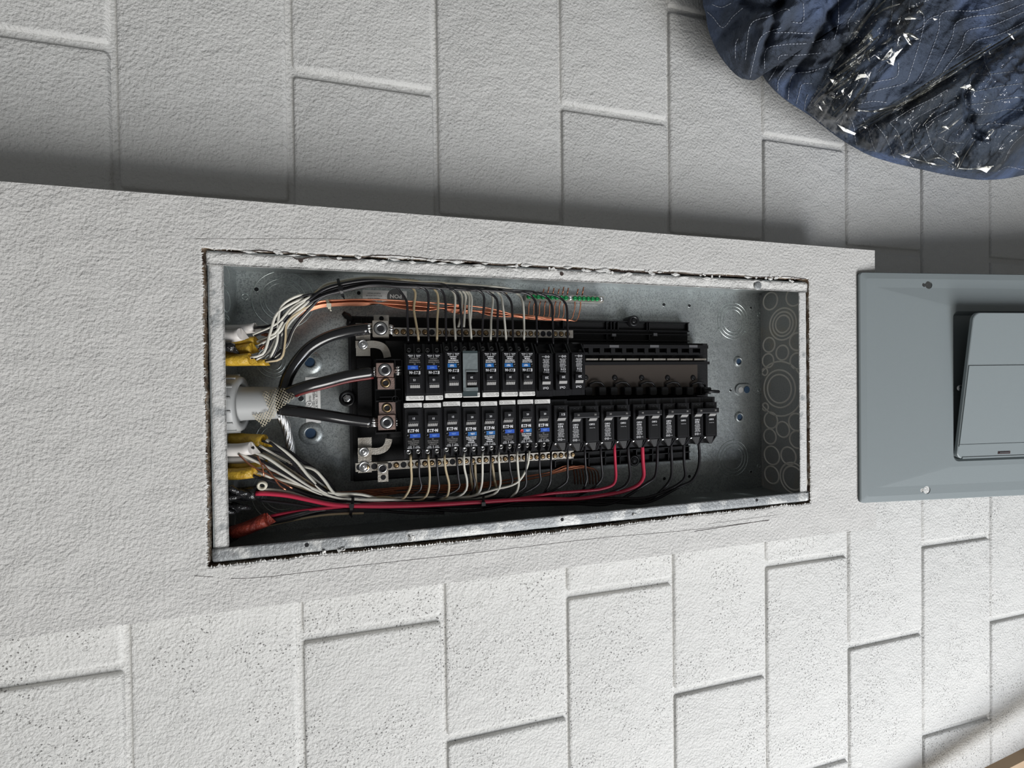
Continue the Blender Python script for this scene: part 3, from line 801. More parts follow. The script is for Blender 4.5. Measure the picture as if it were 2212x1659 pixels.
def afci(style, amps, red=False, up=False):
    """style 'a': older pale print, 'b': newer bold print"""
    r = bpy.data.objects.new('circuit_breaker', None); r.empty_display_size = .01; COL.objects.link(r)
    w = .0248; h = w / 2
    c = MB()
    c.box(-h, h, -.0620, -.0005, -.062, ZF - .0035)
    c.cbox(-h + .0012, h - .0012, -.0620, -.0085, ZF - .006, ZF, .0009)
    # raised side rails
    for s_ in (-1, 1): c.box(s_ * (h - .0022) - .0003, s_ * (h - .0022) + .0003, -.0618, -.0088, ZF - .001, ZF + .0004)
    for x in (-.0058, 0, .0060):
        c.box(x - .00015, x + .00015, -.0160, -.0090, ZF - .001, ZF + .00025)
    c.box(-h + .0015, h - .0015, -.0622, -.0616, ZF - .002, ZF + .0005)
    terminal_end(c, w, True)
    part(c, 'case', M_BRK, r)
    lb = MB(); lb.cbox(-h + .0006, h - .0009, -.0072, -.0006, ZF - .004, ZF - .0022, .0009); part(lb, 'end_label', M_LAB, r)
    lp = MB(); lp.ring((-.0088, -.0038, ZF - .0021), (0, 0, 1), .0015, .0002, 14); put_text(lp, 'c UL us', (-.0088, -.0038), h=.0010, z=ZF - .0019)
    put_text(lp, 'INDUSTRIAL CONTROL', (.0005, -.0028), h=.0010, w=.0125, z=ZF - .0019); put_text(lp, 'FOR 40/60C WIRE', (.0015, -.0048), h=.0010, w=.0125, z=ZF - .0019)
    part(lp, 'label_print', M_DPRINT, r)
    fc = MB(); fc.box(-.0098, .0098, -.0610, -.0335, ZF - .0002, ZF + .0002); part(fc, 'front_label', M_BRKF, r)
    z = ZF + .0004
    # handle
    hd = MB(); hd.box(-.0064, .0068, -.0245, -.0165, ZF - .001, ZF + .0052)
    hd.add([(-.0062, -.0245, ZF + .0052), (.0066, -.0245, ZF + .0052), (.0062, -.0290, ZF + .0010), (-.0066, -.0290, ZF + .0010), (-.0062, -.0245, ZF), (.0066, -.0245, ZF), (.0062, -.0290, ZF), (-.0066, -.0290, ZF)],
           [(0, 3, 2, 1), (0, 4, 7, 3), (1, 2, 6, 5), (3, 7, 6, 2)])
    H = part(flip(hd, up), 'handle', M_BRK, r)
    rg = MB(); rg.box(-.0064, .0066, -.0258, -.0251, ZF + .0044, ZF + .0050); part(flip(rg, up), 'grip_edge', M_HAND, H)
    g = MB(); g.add([(-.0064, -.0272, ZF + .0036), (.0060, -.0272, ZF + .0036), (.0058, -.0312, ZF + .0005), (-.0068, -.0312, ZF + .0005), (-.0064, -.0272, ZF), (.0060, -.0272, ZF), (.0058, -.0312, ZF), (-.0068, -.0312, ZF)],
                      [(0, 3, 2, 1), (0, 4, 7, 3), (1, 2, 6, 5), (3, 7, 6, 2), (0, 1, 5, 4)])
    for k in range(5):
        x = -.0048 + k * .0024; g.bar((x, -.0275, ZF + .0040), (x - .0003, -.0310, ZF + .0009), .0009, .0009)
    part(flip(g, up), 'handle_grip', M_HAND_LIT, H)
    nb = MB(); put_text(nb, str(amps), (.0006, -.0274 if up else -.0208), h=.0026, z=ZF + .0054); part(nb, 'amp_rating', M_WPRINT, H)
    lg = MB(); logo(lg, -.0004, -.0370, .0138, .0040, z); part(lg, 'printed_logo', M_WPRINT, r)
    bl = MB(); bl.box(-.0048, .0086 if style == 'a' else .0074, -.0464, -.0412, ZF - .0001, ZF + .0003); part(bl, 'test_label', M_BLUE if style == 'a' else M_BLUE2, r)
    tt = MB(); put_text(tt, 'TEST', (.0018, -.0438), h=.0022 if style == 'a' else .0026, w=.0060, z=ZF + .0005, bold=.0 if style == 'a' else .03); part(tt, 'test_print', M_WPRINT if style == 'b' else mat_cache('pale_blue_print', (.25, .45, .80)), r)
    bt = MB(); bt.lathe((-.0068, -.0438, ZF), (0, 0, 1), [(.0025, 0), (.0024, .0010), (.0019, .0012), (.0017, .0005), (0, .0006)], 18); part(bt, 'test_button', M_RED if red else M_BRK, r)
    lines = ['BR', 'DUAL PURPOSE', 'COMBINATION', 'AFCI/GFCI'] if style == 'a' else ['DUAL PURPOSE', 'COMBINATION', 'TYPE BR', 'AFCI/GFCI']
    pt = MB()
    for k, s_ in enumerate(lines):
        wd_ = {'BR': .0024, 'DUAL PURPOSE': .0140, 'COMBINATION': .0132, 'AFCI/GFCI': .0095, 'TYPE BR': .0080}[s_]
        put_text(pt, s_, (-.0002, -.0482 - k * .0024), h=.0016, w=wd_, z=z, bold=.0 if style == 'a' else .035)
    part(pt, 'instruction_print', M_DPRINT if style == 'a' else M_WPRINT, r)
    pt = MB()
    for sx, t1 in ((-1, 'NEUTRAL'), (1, 'POWER')):
        put_text(pt, 'LOAD', (sx * .0048, -.0578), h=.0011, w=.0042, z=z, bold=.01); put_text(pt, t1, (sx * .0050, -.0597), h=.0012, w=.0062, z=z, bold=.02)
    pt.box(-.0002, .0002, -.0606, -.0568, ZF, z); part(pt, 'terminal_print', M_WPRINT, r)
    sc_ = MB()
    for x in (-.0063, .0063):
        sc_.lathe((x, -.0672, ZF - .0200), (0, 0, 1), [(.0037, 0), (.0034, .0014), (.0022, .0016), (.0014, .0004), (0, .0004)], 14)
    part(sc_, 'terminal_screw', M_TSC, r)
    return r
_mc = {}
def mat_cache(n_, c_):
    if n_ not in _mc: _mc[n_] = mat(n_, c_, .5)
    return _mc[n_]
def plain(amps, poles=1, up=False):
    r = bpy.data.objects.new('circuit_breaker' if poles == 1 else 'double_breaker', None); r.empty_display_size = .01; COL.objects.link(r)
    w = .0248
    for k in range(poles):
        ox = (k - (poles - 1) / 2) * .0254; c = MB(); h = w / 2
        def sh(b): b.v = [(x + ox, y, zz) for x, y, zz in b.v]; return b
        c.box(-h, h, -.0620, -.0005, -.062, ZF - .0075)
        c.cbox(-h + .0020, h - .0020, -.0615, -.0085, ZF - .010, ZF, .0008)
        c.box(-h + .0034, -h + .0038, -.061, -.009, ZF - .001, ZF + .0004); c.box(h - .0048, h - .0044, -.061, -.009, ZF - .001, ZF + .0004)
        c.box(-h + .0015, h - .0015, -.0619, -.0614, ZF - .002, ZF + .0005); c.box(-h + .0015, h - .0015, -.0092, -.0086, ZF - .002, ZF + .0005)
        for x in (-h + .005, h - .005): c.box(x - .0002, x + .0002, -.0085, -.001, ZF - .009, ZF - .0072)
        terminal_end(c, w, False)
        part(sh(c), 'case', M_BRK, r)
        fc = MB(); fc.box(-.0076, .0072, -.0590, -.0330, ZF - .0002, ZF + .0003); part(sh(fc), 'front_label', M_BRKF, r)
        z = ZF + .0005
        g = MB(); g.add([(-.0056, -.0262, ZF + .0042), (.0062, -.0262, ZF + .0042), (.0058, -.0302, ZF + .0012), (-.0062, -.0302, ZF + .0012), (-.0056, -.0262, ZF), (.0062, -.0262, ZF), (.0058, -.0302, ZF), (-.0062, -.0302, ZF)],
                        [(0, 3, 2, 1), (0, 4, 7, 3), (1, 2, 6, 5), (3, 7, 6, 2), (0, 1, 5, 4)])
        H = part(flip(sh(g), up), 'handle_grip', M_HAND_LIT, r)
        if poles == 1:
            hd = MB(); hd.box(-.0052, .0075, -.0240, -.0175, ZF - .001, ZF + .0068); hd.box(-.0052, .0066, -.0262, -.0240, ZF - .001, ZF + .0035); part(flip(sh(hd), up), 'handle', M_BRK, r)
            nb = MB(); put_text(nb, str(amps), (.0010, -.0274 if up else -.0208), h=.0032, w=.0050, z=ZF + .0071, bold=.01); part(sh(nb), 'amp_rating', M_WPRINT, r)
        op = MB(); put_text(op, 'On/I', (.0002, -.0128), h=.0034, w=.0080, z=z); part(sh(op), 'on_marking', M_WPRINT if (poles == 1 and amps == 20) else mat_cache('shaded_mark', (.09, .09, .09)), r)  # lower-row marks are darkened, the handle's shadow painted into the print
        pt = MB(); put_text(pt, 'Off/O', (-.0006, -.0352), h=.0026, w=.0086, z=z)
        if k == 0:
            logo(pt, -.0010, -.0386, .0072, .0024, z)
            for q_, s_ in enumerate(['Type BR120 LINE', '1 Pole 120/240V', 'Wire AL-CU', '14-8AWG', 'Torque 25', 'IN-LBS HACR', 'SWD 10kA', '60/75C Rated', 'Common Trip']):
                put_text(pt, s_, (-.0008 + .0006 * (q_ % 2), -.0412 - q_ * .00155), h=.0011, w=.0076 + .001 * (q_ % 3), z=z)
            pt.ring((-.0040, -.0570, z), (0, 0, 1), .0014, .0002, 14); pt.ring((-.0002, -.0570, z), (0, 0, 1), .0015, .0002, 14)
            put_text(pt, 'CE', (-.0040, -.0570), h=.0012, z=z); put_text(pt, 'UL', (-.0002, -.0570), h=.0014, z=z); put_text(pt, 'LISTED', (.0038, -.0572), h=.0008, w=.0038, z=z)
        else:
            put_text(pt, 'Common Trip', (-.0002, -.0404), h=.0012, w=.0086, z=z)
        part(sh(pt), 'printed_text', M_WPRINT, r)
        sc_ = MB(); sc_.lathe((-.006, -.0640, ZF - .008), (.25, -.6, .7), [(.0030, 0), (.0026, .0014), (0, .0016)], 12); part(sh(sc_), 'terminal_screw', M_STEEL if amps != 20 else M_BRK, r)
        if amps != 20:
            tg = MB(); tg.add([(-.0035, -.0620, ZF - .006), (.0095, -.0620, ZF - .006), (.0095, -.0745, ZF - .012), (.0060, -.0755, ZF - .0125), (-.0035, -.0655, ZF - .009),
                               (-.0035, -.0620, ZF - .03), (.0095, -.0620, ZF - .03), (.0095, -.0745, ZF - .03), (.0060, -.0755, ZF - .03), (-.0035, -.0655, ZF - .03)],
                              [(4, 3, 2, 1, 0), (0, 5, 9, 4), (4, 9, 8, 3), (3, 8, 7, 2), (2, 7, 6, 1)])
            part(sh(tg), 'terminal_cover', M_BLKM, r)
    if poles == 2:
        hd = MB(); hd.cbox(-.0190, .0205, -.0240, -.0170, ZF + .0020, ZF + .0080, .0006)
        for ox in (-.0127, .0127): hd.box(ox - .0052, ox + .0058, -.0262, -.0180, ZF - .001, ZF + .0040)
        H = part(hd, 'tie_handle', M_BRK, r)
        e = MB(); e.box(-.0188, .0203, -.0249, -.0240, ZF + .0062, ZF + .0074); part(e, 'grip_edge', M_HAND, H)
        nb = MB()
        for ox in (-.0120, .0140): put_text(nb, str(amps), (ox, -.0206), h=.0026, z=ZF + .0082)
        part(nb, 'amp_rating', M_DPRINT, H)
    return r
def copy_tree(o, parent=None):
    c = o.copy(); COL.objects.link(c); c.parent = parent
    if parent is not None: c.matrix_parent_inverse.identity()
    for ch_ in list(o.children): copy_tree(ch_, c)
    return c
xr = lambda u, v_: L(u, v_, -ZF * 0 + ZF).x
G1 = 'combination breakers with blue test labels'; G2 = 'plain single breakers'; G3 = 'two-pole breakers with tie handles'
order = ['first', 'second', 'third', 'fourth', 'fifth', 'sixth', 'seventh', 'eighth', 'ninth']
low = [('a', 15, 893), ('a', 15, 935), ('a', 15, 977), ('b', 20, 1018), ('b', 20, 1058), ('a', 20, 1098), ('b', 20, 1137), ('a', 20, 1174)]
upp = [('a', 15, 895), ('a', 15, 937), ('b', 20, 979), ('b', 20, 1018), ('b', 20, 1060), ('b', 20, 1101), ('b', 20, 1139)]
used = {}
stag = {0: 0, 1: -.0012, 2: .0010, 3: -.0010, 4: -.0006, 5: .0010, 6: .0012, 7: .0010}
for row, lst in (('lower', low), ('upper', upp)):
    for i, (stl, amp, u) in enumerate(lst):
        key = (stl, amp, row == 'lower' and i == 6, row == 'upper')
        if key not in used: used[key] = o = afci(stl, amp, key[2], key[3])
        else: o = copy_tree(used[key])
        x = L(u, 925 if row == 'lower' else 790, ZF).x
        yc = -.0013 - .00003 * i + stag[i] * .6 if row == 'lower' else .0022 + (-.0018 if i < 2 else .0006)
        place(o, x, yc, row == 'upper', rz=R_.uniform(-.006, .006))
        col = 'white' if stl == 'b' else 'grey'
        extra = ' and red button' if key[2] else (' under a lock plate' if (row == 'upper' and i == 3) else '')
        tag(o, f'{amp} amp breaker with blue label{extra}, {order[i]} from the cables, {row} row', 'breaker', G1)
o20 = None
for i, u in enumerate((1179, 1215, 1250)):
    if o20 is None: o = o20 = plain(20, up=True)
    else: o = copy_tree(o20)
    place(o, L(u, 800, ZF).x, .0012 + .0006 * i, True)
    tag(o, 'plain black 20 amp breaker in the upper row, ' + ('right beside the last blue test label', 'middle of the three plain ones', 'last before the empty slots')[i], 'breaker', G2)
o = plain(15); place(o, L(1212, 915, ZF).x, -.0025, False); tag(o, 'plain black 15 amp single breaker in the lower row between blue labels and two-pole breakers', 'breaker', G2)
d30 = None
dx = [1262, 1330, 1398, 1461, 1522]
dn = ['30 amp two-pole breaker, first after the single breakers', '30 amp two-pole breaker just before the 40 amp one, thin red wire below', '40 amp two-pole breaker with the thick red wire', '30 amp two-pole breaker, second from the bottom end of the panel', '30 amp two-pole breaker, last at the bottom end of the panel']
for i, u in enumerate(dx):
    if i == 2: o = plain(40, 2)
    elif d30 is None: o = d30 = plain(30, 2)
    else: o = copy_tree(d30)
    x = L(u, 920, ZF).x
    place(o, x, -.0045, False)
    tag(o, 'black ' + dn[i], 'breaker', G3)
# galvanised lock plate on the fourth upper breaker
ub = L(1010, 800, ZF)
PM = Matrix.Translation(W((L(1018, 790, ZF).x, .0028, 0))) @ MROW @ Matrix.Rotation(math.pi, 4, 'Z')
lpz = ZF + .0035
LP = bpy.data.objects.new('breaker_lock_plate', None); COL.objects.link(LP); LP.matrix_world = PM; LP.empty_display_size = .01
tag(LP, 'bent galvanised lock plate clipped over a breaker in the upper row', 'lock plate')
xl, xh = -.0082, .0118      # plate covers the side nearer the cables
b = MB()
b.box(xl, xh, -.0600, -.0365, lpz - .001, lpz)                     # upper flat
b.box(xh - .0036, xh, -.0365, -.0095, lpz - .001, lpz)            # side strip
b.box(xl, xh, -.0140, -.0085, lpz - .001, lpz)                    # lower flat
b.box(xl, xh - .0036, -.0365, -.0350, lpz - .001, lpz + .0012)
part(b, 'plate', mat('lock_plate_steel', (.42, .48, .49), .3, .8, bump=[(90, .0008, 2)]), LP)
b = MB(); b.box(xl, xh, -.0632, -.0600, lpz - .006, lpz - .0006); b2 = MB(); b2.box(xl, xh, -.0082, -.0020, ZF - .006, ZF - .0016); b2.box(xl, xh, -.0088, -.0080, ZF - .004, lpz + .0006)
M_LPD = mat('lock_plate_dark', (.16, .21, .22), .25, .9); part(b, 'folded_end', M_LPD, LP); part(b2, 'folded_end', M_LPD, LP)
b = MB(); b.box(xl, xh - .0036, -.0368, -.0362, lpz, lpz + .0018); b.box(xh - .0042, xh - .0036, -.0362, -.0145, lpz - .001, lpz + .0010); b.box(xl, xh, -.0022, -.0016, ZF - .0036, ZF - .0012)
part(b, 'bright_edge', M_STEEL, LP)

# ================================================================ WIRING
def thing(b, name, m, label, cat, group=None):
    return b.build(name, m, None, label, cat, group)
def wpts(lst, z=None): return [L(p[0], p[1], (p[2] if len(p) > 2 else z)) for p in lst]
def wire(lst, m, r, label, group, name='wire', cat='wire', z=None, n=7, step=.005):
    b = MB(); b.tube(spline(wpts(lst, z), step), r, n)
    return thing(b, name, m, label, cat, group)
GU, GD = 'insulated wires of the upper bundle', 'insulated wires of the lower bundle'
ordn = ['first', 'second', 'third', 'fourth', 'fifth', 'sixth', 'seventh', 'eighth', 'ninth', 'tenth', 'eleventh', 'twelfth', 'thirteenth', 'fourteenth', 'fifteenth']
def yb(u):      # centre line of the upper bundle
    K = [(735, 622), (800, 611), (860, 613), (900, 616), (960, 619), (1040, 623), (1100, 627), (1160, 631), (1230, 636)]
    for (a, b_), (c, d) in zip(K, K[1:]):
        if u <= c: return b_ + (d - b_) * (u - a) / (c - a)
    return K[-1][1]
upper = [('B', [(868, 634), (878, 650), (880, 690), (882, 738)]), ('T', [(896, 628), (894, 668), (899, 700), (904, 732)]), ('B', [(923, 630), (924, 690), (926, 738)]),
         ('T', [(944, 632), (944, 700), (944, 732)]), ('B', [(956, 630), (962, 650), (963, 700), (964, 738)]), ('W', [(981, 634), (981, 690), (984, 732)]),
         ('B', [(988, 634), (994, 660), (997, 700), (999, 738)]), ('WN', [(997, 635), (996, 680), (990, 707)]), ('WN', [(1005, 636), (1004, 670), (1002, 707)]),
         ('W', [(1012, 637), (1013, 670), (1018, 728)]), ('WN', [(1017, 637), (1018, 670), (1015, 702)]), ('B', [(1044, 636), (1043, 690), (1041, 738)]),
         ('W', [(1063, 638), (1061, 690), (1060, 732)]), ('B', [(1062, 636), (1073, 646), (1075, 690), (1074, 738)]), ('W', [(1081, 638), (1086, 660), (1093, 730)]),
         ('B', [(1094, 637), (1104, 652), (1107, 690), (1108, 738)]), ('W', [(1122, 638), (1129, 652), (1132, 700), (1132, 730)]),
         ('B', [(1145, 638), (1156, 650), (1159, 690), (1160, 742)]), ('B', [(1178, 640), (1191, 656), (1194, 700), (1195, 744)]), ('B', [(1208, 642), (1222, 656), (1226, 700), (1226, 744)])]
starts = [(548, 708, -.040), (552, 716, -.048), (548, 724, -.036), (556, 738, -.042), (560, 748, -.034), (540, 772, -.030), (552, 776, -.036), (572, 780, -.030), (584, 782, -.034), (590, 770, -.042)]
mids = [[(590, 700), (622, 672), (665, 646)], [(596, 706), (628, 680), (668, 652)], [(600, 700), (630, 668), (668, 644)], [(594, 720), (618, 684), (662, 648)], [(604, 722), (626, 692), (668, 654)],
        [(566, 764), (584, 714), (598, 676), (650, 645)], [(576, 760), (600, 712), (618, 680), (664, 652)], [(604, 772), (613, 735), (618, 694), (655, 663)], [(602, 740), (604, 700), (612, 664), (650, 641)], [(616, 745), (632, 708), (672, 660)]]
cnt = {'B': 0, 'T': 0, 'W': 0, 'WN': 0}; tot = {k: sum(1 for c, _ in upper if c == k) for k in cnt}
for i, (c, tail) in enumerate(upper):
    s_ = starts[(i * 7) % 10]; md = mids[(i * 7) % 10]
    j = R_.uniform(-3, 3)
    lane = -9 + (i * 7 % 20) * .95
    zb = {'B': -.036, 'T': -.060, 'W': -.058, 'WN': -.064}[c] + R_.uniform(-.006, .005)
    pts = [(s_[0] + j, s_[1] + j * .5, s_[2])]
    pts += [(u + j, v_ + j, -.030 if c == 'W' or i % 5 == 1 else (s_[2] + zb) / 2 + .004) for u, v_ in md]
    pts += [(695 + j, 634 + lane * .9, zb), (735, 622 + lane, zb)]
    u_out = tail[0][0]
    for u in (800, 860, 910, 960, 1010, 1060, 1110, 1150, 1190):
        if u < u_out - 26: pts.append((u, yb(u) + lane * (.75 if u < 900 else .5 if u < 1050 else .3) + R_.uniform(-1, 1), zb))
    if c == 'B': pts.append((u_out - 17, yb(u_out - 17) + 3, zb + .004))
    else: pts.append((u_out - 14, yb(u_out - 14) + 1, zb - .002)); 
    zt = -.0345 if c != 'WN' else -.053
    for k, (u, v_) in enumerate(tail):
        f_ = k / (len(tail) - 1); pts.append((u, v_, zb * (1 - f_) + zt * f_))
    if c != 'WN': pts.append((tail[-1][0], tail[-1][1] + 6, -.045))
    cnt[c] += 1
    nm = {'B': 'black', 'T': 'cream', 'W': 'white', 'WN': 'white'}[c]
    lab = (f'{ordn[cnt[c] - 1]} {nm} wire from the cables dropping to the upper breakers' if c != 'WN' else f'white wire ending at the upper neutral bar, {ordn[cnt[c] - 1]} of three')
    wire(pts, {'B': M_WBLK, 'T': M_WTAN, 'W': M_WWHT, 'WN': M_WWHT}[c], .00172, lab, GU)
# extra neutrals that leave the bundle behind, to the upper neutral bar
for k in range(6):
    s_ = starts[(k * 3 + 1) % 10]; md = mids[(k * 3 + 1) % 10]; ue = 870 + k * 28
    pts = [(s_[0] + 3, s_[1] - 2, s_[2] - .008)] + [(u + 3, v_ + 3 - k, -.050) for u, v_ in md] + [(700, 628 - k * 2.4, -.050), (735, 618 - k * 2.2, -.048), (790, 606 - k * 1.4, -.046), (850, 603 - k * .5, -.050)]
    pts += [(u, yb(u) - 9 + k * .6, -.052) for u in (900, 960, 1010, 1060) if u < ue + 66] + [(ue + 84, yb(ue + 84) - 4, -.054), (ue + 104, yb(ue + 104) + 1, -.058), (ue + 112, yb(ue + 112) + 8, -.066)]
    wire(pts, M_WWHT if k % 2 else M_WTAN, .0017, f'pale wire along the top edge of the upper bundle, {ordn[k]} from outside', GU)

# bare copper ground wires of the upper bundle
gx = [1143, 1154, 1166, 1177, 1188, 1199, 1209, 1219, 1240, 1252]
GC = 'bare copper wires to the ground bar'
for k, u in enumerate(gx):
    o1 = (k * 37 % 10 - 4.5) * 1.15; o2 = (k * 53 % 10 - 4.5) * 1.1; dzk = (k * 7 % 5) * .0022
    pts = [(556 + (k % 4) * 8, 720 + (k * 17 % 50), -.045), (596 + o1, 724 + o2, -.052), (628 + o1, 694 + o2, -.058), (655, 672 + o1 * 1.2, -.062), (690, 658 + o1 * 1.3, -.064), (735, 654 + o1 * 1.2, -.064), (790, 653 + o1 * 1.2, -.062),
           (850, 656 + o2 * 1.5, -.062), (920, 662 + o2 * 1.8, -.062), (990, 668 + o1 * 1.8, -.063), (1060, 674 + o2 * 1.5, -.064)]
    if u > 1180: pts.append((1120, 682 + o1 * .9, -.066))
    pts += [(u - 26, 684 + k * .8 + o1 * .4, -.068), (u - 7, 687 + k * .7, -.071), (u - 1, 678, -.076), (u - 1 + (3 if k > 7 else 0), 662, -.082), (u + 2, 651, -.0835)]
    pts = [(p[0], p[1], p[2] - dzk * (1 if 600 < p[0] < u - 30 else 0)) for p in pts]
    wire(pts, M_COP, .00105, f'bare copper wire of the upper bundle, {ordn[k]} along the ground bar', GC, n=6)
    b = MB(); b.tube(wpts([(u + 5, 640, -.0835), (u + 9, 640 - (12 if k < 2 else 20) + (k % 3) * 2, -.078)]), .0011, 6)
    o = bpy.data.objects[-1] if False else None
    thing(b, 'wire_end', M_COPD, f'copper wire end poking up past the ground bar, {ordn[k]} from the cables', 'wire end', 'copper wire ends above the ground bar')
# lower ground wires, dim, behind the bundle
GC2 = 'bare copper wires of the lower bundle'
for k in range(9):
    ue = 1232 + k * 6.5
    pts = [(560 + k * 9, 1000 + (k * 29 % 40), -.055), (640 + k * 4, 1035 + (k * 13 % 22), -.06), (720, 1062 + (k * 11 % 14), -.066), (800, 1058 + (k * 7 % 16), -.068), (900, 1050 + (k * 5 % 20), -.07), (1000, 1046 + (k * 11 % 18), -.072), (1100, 1036 + (k * 7 % 14), -.072), (1180, 1022 + (k * 5 % 10), -.072), (ue - 10, 1006 + (k % 3) * 2, -.072), (ue + 4, 1008 + k, -.075), (ue + 8, 1022, -.078), (ue + 10, 1046, -.08)]
    wire(pts, M_COPD, .0010, f'dull copper wire behind the lower bundle, {ordn[k]} to turn down', GC2, n=6)

# lower drops: (colour, points from the breaker end to the bundle)
low_d = [('T', [(887, 985), (888, 1010), (889, 1035), (885, 1056), (867, 1080)]), ('B', [(905, 988), (906, 1030), (909, 1056)]), ('T', [(925, 987), (928, 1020), (928, 1040), (925, 1062), (914, 1078)]),
         ('B', [(943, 990), (946, 1030), (948, 1056)]), ('T', [(960, 987), (963, 1015), (970, 1045), (969, 1062), (964, 1074)]), ('B', [(986, 986), (990, 1030), (991, 1054)]),
         ('W', [(1002, 984), (1003, 1010), (1009, 1040), (1007, 1058), (992, 1072)]), ('B', [(1018, 984), (1020, 1020), (1026, 1048)]), ('W', [(1042, 982), (1042, 1030), (1040, 1050), (1033, 1066)]),
         ('B', [(1060, 982), (1059, 1025), (1056, 1056)]), ('W', [(1077, 982), (1079, 1015), (1081, 1045), (1074, 1062), (1056, 1072)]), ('B', [(1099, 980), (1102, 1015), (1105, 1045)]),
         ('W', [(1117, 980), (1119, 1015), (1121, 1040), (1118, 1058), (1111, 1068)]), ('B', [(1136, 984), (1136, 1030), (1135, 1050)]), ('WL', [(1143, 978), (1141, 1000), (1134, 1020), (1122, 1038), (1106, 1048), (1070, 1057), (1040, 1066), (1016, 1073)]),
         ('B', [(1165, 980), (1166, 1020), (1166, 1042)]), ('B', [(1190, 984), (1190, 1020), (1187, 1046)]), ('B', [(1226, 964), (1226, 1020), (1224, 1040)]),
         ('B', [(1263, 964), (1265, 1010), (1267, 1040)]), ('B', [(1297, 962), (1300, 1010), (1301, 1030), (1290, 1047)]),
         ('R', [(1327, 958), (1329, 1000), (1330, 1034), (1325, 1046), (1300, 1056)]), ('BK', [(1356, 958), (1359, 1000), (1361, 1030), (1352, 1048), (1325, 1062)]),
         ('RK', [(1387, 954), (1389, 1000), (1390, 1030), (1380, 1046), (1350, 1060)]), ('BK', [(1420, 952), (1419, 1010), (1414, 1032), (1400, 1042)]),
         ('BK', [(1449, 950), (1451, 1000), (1450, 1030), (1440, 1048)]), ('BK', [(1477, 950), (1478, 1000), (1480, 1030), (1468, 1044)]), ('BK', [(1508, 948), (1511, 975), (1509, 1010), (1495, 1038), (1470, 1050)])]
lst_ = [(560, 962, -.035), (566, 952, -.042), (540, 968, -.038), (545, 966, -.032), (552, 1020, -.034), (555, 1026, -.040), (548, 1012, -.045), (530, 968, -.040)]
lmd = [[(600, 985), (650, 1012), (700, 1050)], [(620, 972), (668, 1010), (712, 1055)], [(590, 990), (640, 1024), (705, 1062)], [(575, 984), (640, 1015), (690, 1050)], [(590, 1035), (640, 1050), (700, 1070)], [(600, 1040), (660, 1062), (715, 1076)], [(590, 1010), (640, 1040), (700, 1068)], [(600, 978), (660, 1000), (710, 1042)]]
lc = {}
for i, (c, dr) in enumerate(low_d):
    z1 = -.046; thick = c in ('BK', 'RK', 'R')
    r = .0017 if not thick else (.0023 if c != 'RK' else .0030)
    zend = -.040 if not thick else -.034
    ub_, vb_ = dr[-1]
    zt0 = -.034
    pts = [(dr[0][0], dr[0][1] - 8, -.046)] + [(u, v_, zt0 + (zend - zt0) * k / len(dr)) for k, (u, v_) in enumerate(dr)]
    lane = (i * 11 % 17) - 8
    if c in ('R', 'RK'):
        if c == 'R': run = [(1240, 1062), (1190, 1066), (1130, 1076), (1060, 1084), (1000, 1086), (900, 1088), (800, 1089), (740, 1094), (680, 1100), (600, 1112), (560, 1122)]; zr = -.034
        else: run = [(1295, 1071), (1240, 1078), (1180, 1078), (1110, 1080), (1030, 1085), (900, 1092), (790, 1093), (720, 1090), (660, 1078), (620, 1070), (575, 1066), (553, 1066)]; zr = -.030
        pts += [(u, v_, zr) for u, v_ in run]
    else:
        base = lambda u: 1086 - (u - 800) * .022 + lane * .9
        us = [u for u in (1400, 1320, 1240, 1160, 1080, 1000, 920, 840, 780, 745) if u < ub_ - 25]
        zr = -.046 + R_.uniform(-.008, .006) if not thick else -.040 + R_.uniform(-.004, .004)
        off = 6 if thick else (-3 if c in ('W', 'T', 'WL') else 0)
        pts += [(u, base(u) + off + R_.uniform(-1, 1), zr) for u in us]
        if thick:
            pts += [(700, 1098 + lane * .5, -.036), (640, 1112 + lane * .4, -.032), (580, 1128 + lane * .3, -.030)]
        else:
            k = i % 8; pts += [(u, v_, -.044) for u, v_ in lmd[k][::-1]] + [lst_[k]]
    cc = {'T': 'cream', 'B': 'black', 'W': 'white', 'WL': 'white', 'R': 'red', 'RK': 'thick red', 'BK': 'thick black'}[c]
    lc[cc] = lc.get(cc, 0) + 1
    if c == 'WL': lab = 'white wire slanting across its neighbours from the seventh lower breaker'
    elif c == 'R': lab = 'thinner red wire dropping from the second two-pole breaker'
    elif c == 'RK': lab = 'thick red wire dropping from the 40 amp two-pole breaker'
    else: lab = f'{cc} wire dropping from the lower breakers, {ordn[lc[cc] - 1]} of its colour from the cables'
    wire(pts, {'T': M_WTAN, 'B': M_WBLK, 'W': M_WWHT, 'WL': M_WWHT, 'R': M_WRED, 'RK': M_WRED, 'BK': M_WBLK}[c], r, lab, GD)
# white wires behind the lower drops
for k, pts in enumerate([[(1017, 1000, -.05), (1018, 1040, -.055), (1021, 1064, -.056)], [(1026, 1000, -.05), (1028, 1040, -.055), (1030, 1068, -.056)], [(1063, 998, -.05), (1068, 1035, -.055), (1072, 1064, -.056)]]):
    wire(pts + [(pts[-1][0] - 25, 1076, -.055), (pts[-1][0] - 90, 1080, -.055)], M_WTAN, .0019, f'dim pale wire behind the lower drops from the neutral bar, {ordn[k]}', GD)
